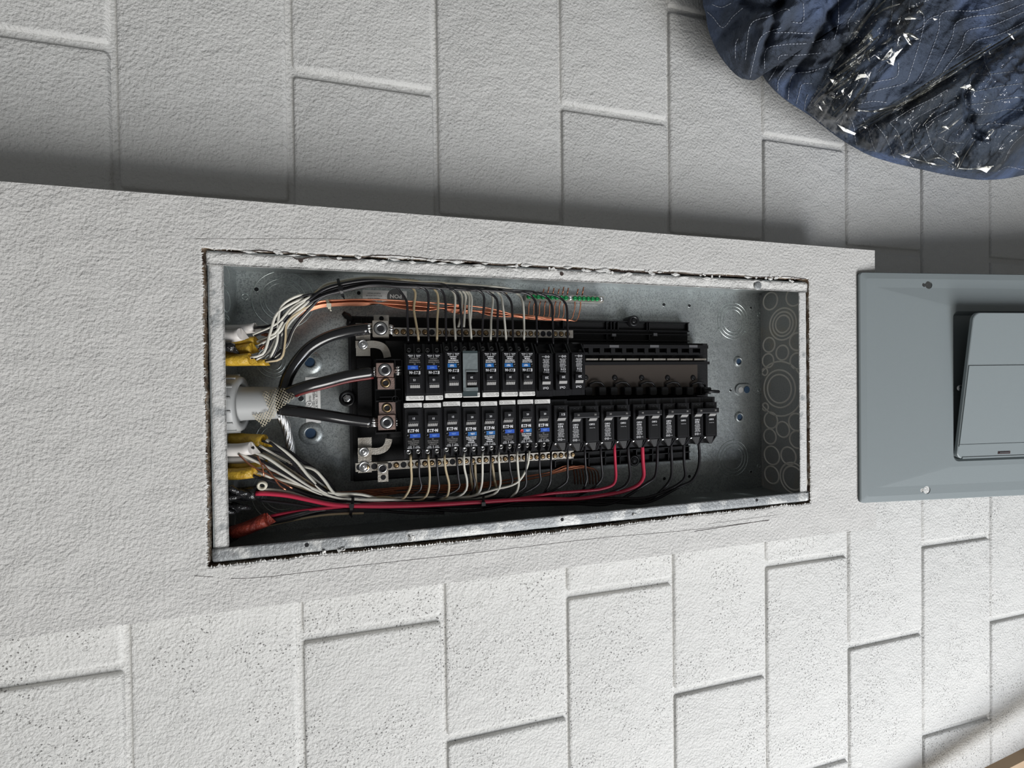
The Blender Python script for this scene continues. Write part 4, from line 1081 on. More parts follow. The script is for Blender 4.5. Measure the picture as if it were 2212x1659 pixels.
# the fan from the lower left cables to the bundle
fan = [('W', [(575, 950, -.036), (612, 972), (640, 996), (668, 1030), (700, 1062), (730, 1066), (780, 1068)]), ('B', [(582, 955, -.034), (620, 985), (650, 1020), (690, 1052), (720, 1070), (780, 1074)]),
       ('W', [(520, 968, -.036), (570, 985), (620, 1018), (670, 1052), (720, 1072), (765, 1078), (830, 1080)]), ('B', [(514, 976, -.034), (570, 998), (630, 1032), (690, 1065), (735, 1080), (800, 1084)]),
       ('W', [(515, 980, -.030), (565, 1002), (630, 1036), (680, 1062), (730, 1076), (770, 1078), (850, 1080)]), ('W', [(650, 1006, -.044), (680, 1015), (700, 1036), (726, 1068), (770, 1074)]),
       ('W', [(556, 1022, -.034), (600, 1034), (650, 1048), (700, 1066), (750, 1078), (820, 1082)]), ('B', [(540, 1026, -.032), (590, 1040), (640, 1060), (700, 1082), (760, 1086), (840, 1088)]),
       ('W', [(560, 1056, -.032), (620, 1062), (670, 1076), (720, 1086), (790, 1088)]), ('T', [(556, 1140, -.028), (600, 1130), (650, 1120), (700, 1112), (750, 1109), (786, 1108)]),
       ('B', [(556, 1126, -.030), (620, 1116), (690, 1104), (760, 1100), (840, 1098), (920, 1100), (1000, 1104), (1060, 1098), (1130, 1082), (1200, 1070)]), ('B', [(570, 1134, -.030), (640, 1120), (720, 1106), (800, 1102), (880, 1108), (960, 1108)]),
       ('B', [(560, 1080, -.036), (640, 1090), (700, 1100), (760, 1104), (830, 1104)])]
fn = ['top of the fan', 'second in the fan', 'third in the fan, out of the pale jacket', 'fourth in the fan', 'brightest one, crossing the fan lengthwise', 'short one bowing out over the sheet steel', 'low one out of the lower yellow jacket', 'low one under the yellow jacket', 'beside the thick red wire', 'outermost one over the dark side wall', 'long one on the outside of the red wire', 'short one on the outside of the red wire', 'one under the thick red wire']
for (c, pts), t in zip(fan, fn):
    pts = [(p[0], p[1], p[2] if len(p) > 2 else -.036) for p in pts]
    if 760 <= pts[-1][0] <= 860 and pts[-1][1] < 1095: pts += [(pts[-1][0] + 70, 1086, -.046), (pts[-1][0] + 150, 1088, -.052)]
    wire(pts, {'B': M_WBLK, 'W': M_WWHT, 'T': M_WTAN}[c], .0019, {'B': 'black', 'W': 'white', 'T': 'cream'}[c] + ' wire from the lower cables, ' + t, GD)
for k, pts in enumerate([[(516, 982), (540, 1004), (580, 1026), (632, 1055)], [(566, 1000), (585, 1022), (605, 1050), (618, 1058)], [(556, 985), (567, 1010), (570, 1030)]]):
    wire([(u, v_, -.028) for u, v_ in pts], M_COP, .0009, ['bright copper strand crossing the lower fan of wires', 'second copper strand crossing the first one', 'short copper strand hanging by the lower jackets'][k], 'loose copper strands at the lower cables', n=6)

# cable jackets coming through the top wall
def jacket(pts, r, flat, m, label, name='cable_jacket', z=None, open_=True):
    P = spline([L(u, v_, zz) for u, v_, zz in pts], .006); b = MB()
    rr = [r * (1 + .04 * nz((p.x, p.y, i), 90)) for i, p in enumerate(P)]
    b.tube(P, rr, 12, flat=flat, flatn=(0, 1, 0)); 
    # torn end
    e = P[-1]; d = (P[-1] - P[-2]).normalized()
    b.add([e + Vector((0, r * flat, .001)), e + Vector((0, -r * flat, .001)), e + d * r * 1.3 + Vector((0, -r * flat * .9, .0005)), e + Vector((0, r * flat, 0)), e + Vector((0, -r * flat, 0)), e + d * r * 1.3 + Vector((0, -r * flat * .9, -.0005))],
          [(0, 1, 2), (5, 4, 3), (0, 3, 4, 1), (1, 4, 5, 2), (2, 5, 3, 0)])
    return thing(b, name, m, label, 'cable', 'cable jackets entering at the top')
jacket([(484, 712, -.050), (520, 712, -.048), (552, 708, -.044)], .0072, .85, M_WJAC, 'white cable jacket lying uppermost of the upper cables')
jacket([(484, 726, -.040), (505, 726, -.038), (522, 722, -.034)], .0080, .95, M_WJAC, 'short white cable jacket below the first white one')
jacket([(484, 737, -.052), (520, 738, -.05), (552, 736, -.047)], .0062, .9, M_YEL, 'yellow cable jacket just under the white ones')
jacket([(484, 757, -.050), (515, 757, -.046), (546, 752, -.040)], .0070, 1, M_YEL, 'yellow cable jacket in the middle of the upper cables')
jacket([(484, 778, -.036), (512, 778, -.034), (540, 775, -.032)], .0072, 1, M_YEL, 'thick yellow cable jacket lowest and nearest of the upper cables')
jacket([(500, 784, -.050), (545, 783, -.046), (575, 783, -.040)], .0042, 1, M_YEL, 'narrow yellow cable jacket tip under the upper wires')
jacket([(488, 748, -.03), (496, 750, -.028), (504, 752, -.03)], .006, 1, M_TAPE, 'black taped cable stub among the yellow upper jackets')
jacket([(486, 945, -.062), (530, 950, -.056), (570, 952, -.048)], .0090, .9, M_YEL, 'broad yellow cable jacket next to the conduit')
jacket([(486, 972, -.040), (515, 972, -.038), (544, 968, -.034)], .0085, .95, M_WJAC, 'pale cable jacket below the broad yellow one')
jacket([(488, 992, -.052), (520, 993, -.05), (560, 990, -.048)], .0060, .9, M_WJAC, 'pale cable jacket half hidden behind the lower wires')
jacket([(486, 1024, -.038), (515, 1024, -.036), (548, 1020, -.034)], .0072, 1, M_YEL, 'yellow cable jacket with faint lettering, lowest yellow one')
jacket([(500, 1006, -.055), (530, 1006, -.052), (575, 1004, -.050)], .0075, .9, M_YEL, 'dim yellow cable jacket behind the lowest yellow one')
jacket([(486, 1068, -.045), (515, 1068, -.040), (557, 1064, -.034)], .0100, .9, M_TAPE, 'black cable jacket that the thick red wire leaves')
jacket([(498, 1152, -.030), (530, 1142, -.028), (577, 1122, -.026)], .0085, 1, M_OJAC, 'orange-red cable jacket lowest in the corner')
jacket([(486, 1160, -.034), (494, 1156, -.032), (506, 1150, -.030)], .010, 1, M_TAPE, 'dark cable end in the corner behind the orange-red jacket')
b = MB()
pt0 = L(503, 1082, -.024)
for k in range(7):
    a = pt0 + Vector((R_.uniform(-.01, .01), R_.uniform(-.012, .012), R_.uniform(-.004, .004)))
    b.tube([a + Vector((-.010, .004, 0)), a + Vector((0, R_.uniform(-.006, .006), .004)), a + Vector((.010, -.004, 0))], [.002, .004, .002], 7)
thing(b, 'tape_wad', M_TAPE, 'crumpled glossy black tape wad at the taped lower cable', 'tape')
b = MB(); q = L(567, 1048, -.028); b.lathe(q, (0, -.2, 1), [(.0060, 0), (.0058, .003), (.0034, .0034), (.0030, 0)], 12); thing(b, 'cable_bushing', M_TIEW, 'small cream plastic bushing above the thick red wire', 'bushing')

# service conduit, bushing and cables
cz = -.047; cxs = L(490, 868, cz)
CD = empty('conduit', (0.004, cxs.y, cz), 'grey plastic conduit with ribbed bushing entering the top wall', 'conduit')
cy = L(520, 872, cz).y
b = MB(); x_a = .002; 
b.lathe((x_a, cy, cz), (1, 0, 0), [(.0345, 0), (.0350, .002), (.0352, .0150), (.0335, .0185), (.0255, .0190), (.0250, .006), (.0250, 0)], 40)
CB = b.build('bushing', M_PVC, CD)
rb = MB()
for k in range(14):
    t = 2 * math.pi * k / 14; e = Vector((0, math.cos(t), math.sin(t))); c = Vector((x_a + .001, cy, cz)) + e * .0352
    rb.bar(c, c + Vector((.0150, 0, 0)), .0024, .0030, e)
rb.build('grip_rib', M_PVC, CB, kind='stuff')
b = MB(); xe = L(604, 872, cz).x
b.lathe((x_a, cy, cz), (1, 0, 0), [(.0230, 0), (.0228, .014), (.0212, .020), (.0205, xe - x_a - .003), (.0200, xe - x_a), (.0178, xe - x_a), (.0175, .01)], 36)
b.build('pipe', M_PVC, CD)
def service(pts, r, m, label, stripe=None):
    e = empty('service_cable', L(*pts[0]), label, 'cable', 'service cables')
    P = spline([L(*p) for p in pts], .005); b = MB(); b.tube(P, r, 16); b.build('insulation', m, e)
    return e, P
def strands(e, c0, c1, n_, r, sp_, name='bare_strands', m=M_ALU):
    b = MB(); a, c = L(*c0), L(*c1)
    for k in range(n_):
        t = 2 * math.pi * k / n_; o = Vector((0, math.cos(t), math.sin(t))) * sp_
        b.tube([a + o, a.lerp(c, .5) + o * 1.05, c + o * R_.uniform(.9, 1.25)], r, 7)
    return b.build(name, m, e)
e, P = service([(592, 872, cz), (612, 846, -.052), (622, 815, -.056), (641, 783, -.057), (670, 751, -.056), (708, 729, -.054), (752, 716, -.052), (797, 710, -.050)], .0080, M_CABLE, 'thick black cable arching up to the neutral lug')
strands(e, (790, 710, -.050), (806, 709, -.052), 8, .0019, .0048); strands(e, (840, 711, -.050), (850, 713, -.051), 8, .0019, .0048)
e, P = service([(590, 862, cz), (620, 850, -.040), (660, 836, -.036), (700, 826, -.037), (750, 813, -.042), (807, 804, -.045)], .0080, M_CABLE, 'thick black cable with red stripe to the upper main lug')
b = MB(); q = [p + Vector((0, -.0070, .0032)) for p in P[6:]]; b.tube(q, .0021, 6); b.build('red_stripe', mat('dark_red_stripe', (.12, .012, .012), .35), e)
strands(e, (803, 805, -.045), (815, 802, -.047), 9, .0018, .0046); strands(e, (849, 801, -.044), (868, 800, -.043), 9, .0018, .0052)
e, P = service([(588, 880, cz), (620, 886, -.040), (660, 891, -.037), (700, 897, -.037), (755, 906, -.042), (803, 912, -.045)], .0078, M_CABLE, 'thick black cable running straight to the lower main lug')
strands(e, (800, 912, -.045), (817, 913, -.047), 9, .0018, .0046); strands(e, (853, 912, -.045), (860, 912, -.045), 7, .0018, .0040)
# twisted bare conductor
P = spline(wpts([(596, 885, -.050), (610, 905, -.056), (620, 930, -.064), (626, 958, -.070), (628, 990, -.076), (632, 1025, -.080), (660, 1050, -.082)]), .0025)
e = empty('bare_cable', P[0], 'twisted bare aluminium conductor dropping behind the lower cables', 'cable')
for k in range(7):
    b = MB(); Q = []
    for i, p in enumerate(P):
        d = (P[min(i + 1, len(P) - 1)] - P[max(i - 1, 0)]).normalized(); a = d.cross(Vector((0, 0, 1))).normalized(); c = d.cross(a)
        t = i * .20 + 2 * math.pi * k / 7; Q.append(p + (a * math.cos(t) + c * math.sin(t)) * .0042)
    b.tube(Q, .0021, 6); b.build('strand', M_ALU, e)
# fibre mesh scrap round the end of the conduit
poly = [(563, 846), (590, 840), (626, 836), (638, 858), (622, 872), (606, 882), (592, 902), (568, 924), (556, 910), (541, 895), (566, 892), (580, 886), (572, 866)]
def inside(u, v_, poly):
    c = False; j = len(poly) - 1
    for i in range(len(poly)):
        a, b_ = poly[i], poly[j]
        if (a[1] > v_) != (b_[1] > v_) and u < (b_[0] - a[0]) * (v_ - a[1]) / (b_[1] - a[1]) + a[0]: c = not c
        j = i
    return c
b = MB()
for dx_, dy_ in ((1, .62), (.45, -1)):
    l_ = math.hypot(dx_, dy_); dx1, dy1 = dx_ / l_, dy_ / l_
    for k in range(-14, 15):
        ou, ov = 590 - dy1 * k * 5.2, 880 + dx1 * k * 5.2; seg = []
        for s_ in range(-40, 41):
            u, v_ = ou + dx1 * s_ * 2, ov + dy1 * s_ * 2
            if inside(u, v_, poly):
                seg.append(L(u, v_, -.0235 + .0015 * math.sin(u * .3) - .00001 * (v_ - 875) ** 2 + .0012 * nz((u, v_, 1), .05)))
            else:
                if len(seg) > 2: b.tube(seg, .00042, 4)
                seg = []
        if len(seg) > 2: b.tube(seg, .00042, 4)
thing(b, 'mesh_tape', M_MESH, 'scrap of cream fibre mesh wrapped round the conduit end', 'mesh')

# zip ties
def tie(pts, r, m, label):
    b = MB(); P = [L(*p) for p in pts]
    for a, c in zip(P, P[1:]): b.bar(a, c, .0036, .0012, (0, 0, 1))
    q = P[len(P) // 2]; b.box(q.x - .0028, q.x + .0028, q.y - .0026, q.y + .0026, q.z, q.z + .003)
    b.tube([P[-1], P[-1] + Vector((.002, -.003, .002))], .0010, 5)
    thing(b, 'zip_tie', m, label, 'zip tie', 'zip ties')
tie([(730, 603, -.040), (732, 612, -.030), (736, 624, -.026), (739, 634, -.029), (741, 641, -.038)], .001, M_BLK, 'black zip tie around the upper wire bundle')
tie([(706, 648, -.060), (709, 654, -.055), (711, 660, -.055), (712, 667, -.060)], .001, M_TIEW, 'white nylon zip tie around the upper copper wires')
tie([(763, 1070, -.040), (762, 1082, -.026), (760, 1092, -.022), (759, 1102, -.024), (757, 1112, -.032)], .001, M_BLK, 'black zip tie around the lower bundle near the cables')
tie([(1044, 1070, -.040), (1044, 1080, -.026), (1044, 1088, -.022), (1045, 1096, -.030)], .001, M_BLK, 'black zip tie in the middle of the lower bundle')

# ================================================================ LEANING PANEL COVER
AL = math.radians(8.3)
D_ = Vector((math.cos(AL), 0, math.sin(AL))); NR = Vector((-math.sin(AL), 0, math.cos(AL)))
P0 = Vector((.9650, .0045, .0055))
def FC(s_, t, n_): return P0 + D_ * s_ + Vector((0, t, 0)) + NR * n_
def FCpix(u, v_):
    a, b_ = (u - 1106) / FPX, -(v_ - 829.5) / FPX
    dW = ROT[0] * a + ROT[1] * b_ + ROT[2]
    d = Vector((-dW.z, dW.x, -dW.y)); o = Vector((-CAM.z, CAM.x, -CAM.y))
    k = (P0 - o).dot(NR) / d.dot(NR); p = o + d * k - P0
    return p.dot(D_), p.y
HC, HW = .8740, .1950
COVER = empty('panel_cover', FC(HC, 0, 0), 'grey enamelled panel cover leaning below the open box', 'panel cover')
def rrect(s0, s1, t0, t1, c, n_, k=4):
    out = []
    for cx_, cy_, a0 in ((s1 - c, t1 - c, 0), (s0 + c, t1 - c, 90), (s0 + c, t0 + c, 180), (s1 - c, t0 + c, 270)):
        for i in range(k + 1):
            a = math.radians(a0 + 90 * i / k); out.append(FC(cx_ + c * math.cos(a), cy_ + c * math.sin(a), n_))
    return out
sd, t_top = FCpix(2055, 677); _, t_bot = FCpix(2057, 992)
sd2 = HC - sd
rings = [rrect(0, HC, -HW, HW, .006, -.0085), rrect(0, HC, -HW, HW, .006, -.0012), rrect(.0012, HC - .0012, -HW + .0012, HW - .0012, .005, 0),
         rrect(.011, HC - .011, -HW + .011, HW - .011, .004, .0016), rrect(.030, HC - .03, -HW + .026, HW - .026, .003, .0018),
         rrect(sd - .012, sd2 + .012, t_bot - .012, t_top + .012, .008, .0052), rrect(sd - .003, sd2 + .003, t_bot - .003, t_top + .003, .010, .0052), rrect(sd, sd2, t_bot, t_top, .010, .0015), rrect(sd + .003, sd2 - .003, t_bot + .003, t_top - .003, .010, -.004)]
b = MB(); K_ = len(rings[0]); vs = [p for r in rings for p in r]; fs = []
for i in range(len(rings) - 1):
    for k in range(K_): fs.append((i * K_ + k, i * K_ + (k + 1) % K_, (i + 1) * K_ + (k + 1) % K_, (i + 1) * K_ + k))
fs.append(tuple((len(rings) - 1) * K_ + k for k in range(K_)))
nb_ = len(vs); vs2 = [p - NR * .0016 for p in vs]; fs2 = [tuple(reversed([q + nb_ for q in f])) for f in fs]
b.add(vs + vs2, fs + fs2 + [(k, nb_ + k, nb_ + (k + 1) % K_, (k + 1) % K_) for k in range(K_)])
plate = b.build('front_plate', M_GREY, COVER)
cuts = []
for (u, v_) in ((2004, 616), (2000, 1058)):
    s_, t = FCpix(u, v_); cb = MB()
    cb.lathe(FC(s_, t, -.02), NR, [(0, 0), (.0068, 0), (.0068, .05), (0, .05)], 20, False)
    p = cb.mesh('cut', world_org(COVER)); cuts.append(p)
    cb = MB(); a = FC(s_ - .010, t, -.02)
    cb.lathe(FC(s_ - .009, t, -.02), NR, [(0, 0), (.0036, 0), (.0036, .05), (0, .05)], 12, False); cuts.append(cb.mesh('cut', world_org(COVER)))
for cme in cuts:
    co = bpy.data.objects.new('cut', cme); COL.objects.link(co); co.parent = COVER
    md = plate.modifiers.new('b', 'BOOLEAN'); md.object = co; md.operation = 'DIFFERENCE'; md.solver = 'EXACT'
    bpy.context.view_layer.update(); dg = bpy.context.evaluated_depsgraph_get()
    nm = bpy.data.meshes.new_from_object(plate.evaluated_get(dg)); plate.modifiers.clear(); plate.data = nm
    bpy.data.objects.remove(co)
# door, ajar on its left-hand hinge
PH = math.radians(6.2)
wdr = t_top - t_bot - .004
def DR(s_, w_, n_): # w_ from the hinge across, n_ above the door skin
    return FC(s_, t_bot + .002 + w_ * math.cos(PH) - n_ * math.sin(PH), .0058 + w_ * math.sin(PH) + n_ * math.cos(PH))
b = MB()
def rrd(s0, s1, w0, w1, c, n_, k=5):
    out = []
    for cx_, cy_, a0 in ((s1 - c, w1 - c, 0), (s0 + c, w1 - c, 90), (s0 + c, w0 + c, 180), (s1 - c, w0 + c, 270)):
        for i in range(k + 1):
            a = math.radians(a0 + 90 * i / k); out.append(DR(cx_ + c * math.cos(a), cy_ + c * math.sin(a), n_))
    return out
sA, sB = sd + .001, sd2 - .001
rr = [rrd(sA, sB, 0, wdr, .012, -.004), rrd(sA, sB, 0, wdr, .012, .0002), rrd(sA + .001, sB - .001, .001, wdr - .001, .012, .0010)]
K_ = len(rr[0]); vs = [p for r in rr for p in r]; fs = []
for i in range(2):
    for k in range(K_): fs.append((i * K_ + k, i * K_ + (k + 1) % K_, (i + 1) * K_ + (k + 1) % K_, (i + 1) * K_ + k))
fs.append(tuple(2 * K_ + k for k in range(K_))); fs.append(tuple(reversed(range(K_))))
b.add(vs, fs); DOOR = b.build('door', M_GREY, COVER)
# raised step of the door skin and rolled hinge strip
wst = wdr * .645; b = MB()
def slab(w0, w1, n0, n1, s0, s1, b=b):
    v = [DR(s_, w_, n_) for n_ in (n0, n1) for w_ in (w0, w1) for s_ in (s0, s1)]
    b.add(v, [(0, 2, 3, 1), (4, 5, 7, 6), (0, 1, 5, 4), (2, 6, 7, 3), (0, 4, 6, 2), (1, 3, 7, 5)])
slab(.026, wst, .0008, .0024, sA + .0012, sB - .0012); b.build('door_panel', M_GREY, DOOR)
b = MB(); slab(.0215, .0250, .0008, .0022, sA + .001, sB - .001, b); slab(.0, .0026, .0006, .0022, sA + .010, sB - .010, b); b.build('hinge_fold', M_GREY, DOOR)
s_, t = FCpix(2157, 985); b = MB(); slab(.006, .0105, .0006, .0016, s_ - .012, s_ + .012, b); b.build('latch_slot', mat('latch_dark_red', (.03, .012, .012), .5), DOOR)
b = MB(); slab(.0078, .0092, .0014, .0024, s_ - .010, s_ + .009, b); b.build('latch_spring', M_HAND, DOOR)
s_, t = FCpix(2066, 838); b = MB(); b.lathe(FC(s_, t, .0050), NR, [(.0056, 0), (.0052, .0022), (.003, .0034), (.001, .0026), (0, .0026)], 18); b.bar(FC(s_ - .004, t - .001, .0084), FC(s_ + .004, t + .001, .0084), .0011, .0008, NR); b.build('cover_screw', M_STEEL, COVER)

# ================================================================ BLANKET BUNDLE AND FILM
sil = [(1700, -520), (1575, -260), (1522, -90), (1518, 0), (1524, 28), (1529, 60), (1540, 92), (1556, 122), (1578, 150), (1596, 166), (1614, 172), (1630, 173), (1638, 166), (1644, 158), (1656, 176), (1676, 198), (1700, 218), (1726, 235), (1752, 252), (1780, 274), (1812, 298), (1848, 320), (1884, 338), (1930, 352), (1990, 366), (2050, 379), (2110, 388), (2160, 387), (2212, 378), (2320, 350), (2430, 270), (2500, 120), (2500, -80), (2420, -300), (2250, -480), (1980, -570)]
CU, CV = 2060, -110
def cr2(P, k):
    n_ = len(P); out = []
    for i in range(n_):
        p0, p1, p2, p3 = [Vector((*P[(i + q) % n_], 0)) for q in (-1, 0, 1, 2)]
        for j in range(k):
            t = j / k; out.append(.5 * ((2 * p1) + (-p0 + p2) * t + (2 * p0 - 5 * p1 + 4 * p2 - p3) * t * t + (-p0 + 3 * p1 - 3 * p2 + p3) * t ** 3))
    return out
creases = [  # polyline, depth (m, positive = valley), width px
    ([(1627, 168), (1650, 110), (1672, 40), (1700, -30)], .013, 9), ([(1618, 165), (1632, 110), (1660, 50), (1720, 10)], -.008, 12),
    ([(1690, 205), (1745, 120), (1775, 60), (1830, -20)], .012, 10), ([(1650, 150), (1720, 140), (1800, 120), (1850, 90)], .007, 9),
    ([(1660, 105), (1720, 85), (1780, 92), (1830, 70)], -.006, 10), ([(1740, 245), (1790, 170), (1840, 100), (1900, 0)], .010, 12),
    ([(1770, 262), (1850, 240), (1900, 215), (1960, 200)], -.006, 14), ([(1850, 285), (1950, 230), (2060, 165), (2212, 75), (2300, 30)], .014, 11),
    ([(1860, 262), (1950, 208), (2060, 145), (2212, 55)], -.006, 10), ([(1900, 330), (1980, 270), (2070, 210), (2120, 150)], .009, 12),
    ([(1960, 350), (2020, 310), (2065, 285), (2100, 250)], .008, 9), ([(2050, 370), (2100, 300), (2130, 270), (2212, 230)], .015, 14),
    ([(2140, 380), (2170, 330), (2200, 300), (2240, 280)], -.010, 12), ([(2085, 205), (2090, 240), (2110, 290), (2130, 300)], .008, 8), ([(1540, 90), (1580, 60), (1620, 40)], .005, 8),
    ([(1556, 120), (1600, 90), (1640, 20)], -.004, 8), ([(1600, 0), (1630, 15), (1690, 10)], .010, 8), ([(1700, 150), (1770, 150), (1840, 160)], .006, 6), ([(1780, 0), (1800, 60), (1830, 110)], .006, 7)]
def sdist(u, v_, pl_):
    best = 1e9
    for (a, b_), (c, d) in zip(pl_, pl_[1:]):
        dx_, dy_ = c - a, d - b_; t = max(0, min(1, ((u - a) * dx_ + (v_ - b_) * dy_) / (dx_ * dx_ + dy_ * dy_)))
        q = (u - a - dx_ * t) ** 2 + (v_ - b_ - dy_ * t) ** 2
        if q < best: best = q
    return best ** .5
SL = cr2(sil, 10); NS = len(SL)
_silpoly = [(p.x, p.y) for p in SL]
def fold(u, v_, fade):
    z = 0
    for pl_, dp, w in creases:
        if min(p[0] for p in pl_) - 50 < u < max(p[0] for p in pl_) + 50 and min(p[1] for p in pl_) - 50 < v_ < max(p[1] for p in pl_) + 50:
            d = sdist(u, v_, pl_); z -= dp * math.exp(-(d / w) ** 2)
    a, c = u * .72 - v_ * .69, u * .69 + v_ * .72     # along / across the pull of the wrap
    z += .0075 * nz((a * .004, c * .016, 1.5)) + .0040 * nz((a * .010, c * .036, 4.5)) + .0026 * (1 - abs(nz((a * .012, c * .05, 8.5))) * 2) + .0012 * nz((u * .08, v_ * .08, 2))
    return z * fade
def surf(u, v_):
    """height of the blanket seen at pixel u, v"""
    # radial parameter: 0 on the outline, 1 in the middle
    du, dv = u - CU, v_ - CV; ang = math.atan2(dv, du)
    k = _angs(ang); r = math.hypot(du, dv); t = max(0, 1 - r / k)
    z = -.030 + .135 * (1 - (1 - min(1, t * 1.9)) ** 2.2)
    return z + fold(u, v_, min(1, t * 14 + .12))
_al = sorted((math.atan2(p.y - CV, p.x - CU), math.hypot(p.x - CU, p.y - CV)) for p in SL)
import bisect
_ak = [a for a, _ in _al]
def _angs(a):
    i = bisect.bisect(_ak, a); (a0, r0), (a1, r1) = _al[i - 1], _al[i % len(_al)]
    if i == 0: a0 -= 2 * math.pi
    if i == len(_al): a1 += 2 * math.pi
    return r0 + (r1 - r0) * (a - a0) / max(1e-9, a1 - a0)
b = MB(); NT = 110; vs = []
for k, (zz, sh) in enumerate([(-.100, .035), (-.085, .018), (-.055, .004)]):
    for p in SL: q = p.lerp(Vector((CU, CV, 0)), sh); vs.append(L(q.x, q.y, zz))
for j in range(NT):
    t = (j / NT) ** 1.25
    for p in SL:
        q = p.lerp(Vector((CU, CV, 0)), t)
        z = -.030 + .135 * (1 - (1 - min(1, t * 1.9)) ** 2.2) + fold(q.x, q.y, min(1, t * 14 + .12))
        vs.append(L(q.x, q.y, z))
vs.append(L(CU, CV, surf(CU, CV)))
fs = []
for j in range(NT + 2):
    for k in range(NS): fs.append((j * NS + (k + 1) % NS, j * NS + k, (j + 1) * NS + k, (j + 1) * NS + (k + 1) % NS))
for k in range(NS): fs.append(((NT + 2) * NS + (k + 1) % NS, (NT + 2) * NS + k, len(vs) - 1))
b.add(vs, fs, True)
M_BLANK = mat('navy_quilted_cloth', (.058, .074, .108), .85, bump=[(700, .0006, 2), (120, .004, 4), (45, .006, 2)], var=[(9, (.045, .054, .072), .45, .60), (7, (.082, .112, .190), .50, .64)], spec=.2)
BL = thing(b, 'moving_blanket', M_BLANK, 'navy quilted moving blanket wrapped round a bulky item', 'blanket')
# quilting thread, following the cloth (points read in the crop 1500..2212 at 3.107x)
q_ = lambda X, Y: (1500 + X / 3.107, Y / 3.107)
stitches = [[(50, 50), (120, 110), (190, 185), (260, 110), (330, 50)], [(275, 390), (278, 290), (300, 250)], [(343, 400), (350, 330), (385, 155), (500, 110), (620, 60), (640, 70)], [(375, 520), (400, 400), (455, 240), (600, 180)],
            [(470, 470), (485, 330), (600, 300), (760, 290), (880, 262)], [(500, 540), (560, 440), (570, 378), (700, 370), (850, 355)], [(560, 610), (565, 540), (640, 450), (700, 440)], [(630, 670), (640, 560), (665, 500), (780, 480), (900, 440)], [(680, 720), (700, 640), (725, 565), (800, 560)], [(740, 740), (745, 680), (770, 620)],
            [(530, 220), (640, 218), (730, 225), (810, 222)], [(730, 20), (735, 90), (725, 150), (650, 148)], [(120, 30), (180, 50), (250, 20)],
            [(965, 0), (968, 100), (960, 190), (935, 270)], [(1100, 0), (1090, 60), (1030, 150), (1035, 190)], [(1330, 0), (1320, 150), (1300, 250), (1290, 320)], [(1440, 0), (1440, 90)], [(1540, 100), (1535, 180), (1480, 210)],
            [(2140, 0), (1900, 70), (1660, 90), (1640, 200), (1560, 420), (1500, 540), (1480, 560)], [(2212, 25), (2050, 90), (1850, 115), (1755, 155), (1730, 250), (1640, 430), (1600, 500)], [(2212, 80), (2000, 170), (1830, 212), (1790, 320), (1700, 440), (1640, 530)], [(2212, 150), (2050, 230), (1890, 275), (1840, 330), (1740, 400)],
            [(1640, 100), (1560, 140), (1510, 290), (1450, 480), (1420, 550), (1250, 600), (1090, 640)], [(1370, 420), (1360, 510), (1240, 545), (1170, 560)], [(1090, 700), (1200, 680), (1300, 690)],
            [(1040, 780), (1070, 850), (1085, 960), (1105, 985)], [(1130, 790), (1170, 880), (1200, 980), (1225, 1030)], [(1210, 830), (1270, 900), (1310, 980), (1345, 1070)], [(1310, 825), (1360, 880), (1400, 980), (1415, 1040), (1480, 1130)], [(1440, 820), (1460, 860), (1480, 970), (1530, 1050), (1590, 1120)], [(1550, 835), (1575, 920), (1610, 1010), (1700, 1080)],
            [(1310, 825), (1450, 735), (1600, 660), (1700, 600)], [(1440, 822), (1580, 740), (1700, 690), (1760, 670)], [(1550, 835), (1650, 770), (1760, 720)], [(1640, 920), (1700, 950), (1780, 960), (1820, 960)],
            [(1820, 700), (1830, 620), (1900, 610), (2050, 580), (2212, 560)], [(1830, 706), (1950, 690), (2100, 660), (2212, 655)], [(1850, 770), (2000, 760), (2100, 735), (2212, 740)], [(1850, 560), (1860, 500), (1960, 500), (2212, 470)], [(1880, 840), (2000, 830), (2212, 850)], [(2040, 1150), (2090, 1120), (2212, 1140)], [(2080, 1080), (2130, 980), (2212, 900)], [(1940, 320), (1950, 420), (1990, 520), (1960, 560)]]
st = MB()
for s_ in stitches:
    P = spline([Vector((*q_(*p), 0)) for p in s_], .9)
    acc = 0; last = P[0]; seg = [P[0]]; on = True
    for p in P[1:]:
        acc += (p - last).length; last = p; seg.append(p)
        if acc > (5.0 if on else 1.7):
            if on and len(seg) >= 2:
                a, c = seg[0], seg[-1]
                if inside(a.x, a.y, _silpoly) and inside(c.x, c.y, _silpoly):
                    A, C_ = L(a.x, a.y, surf(a.x, a.y) + .0008), L(c.x, c.y, surf(c.x, c.y) + .0008)
                    st.tube([A, C_], .00042, 4)
            on = not on; seg = [p]; acc = 0
st.build('quilting_stitches', mat('pale_thread', (.42, .45, .52), .7), BL, kind='stuff')
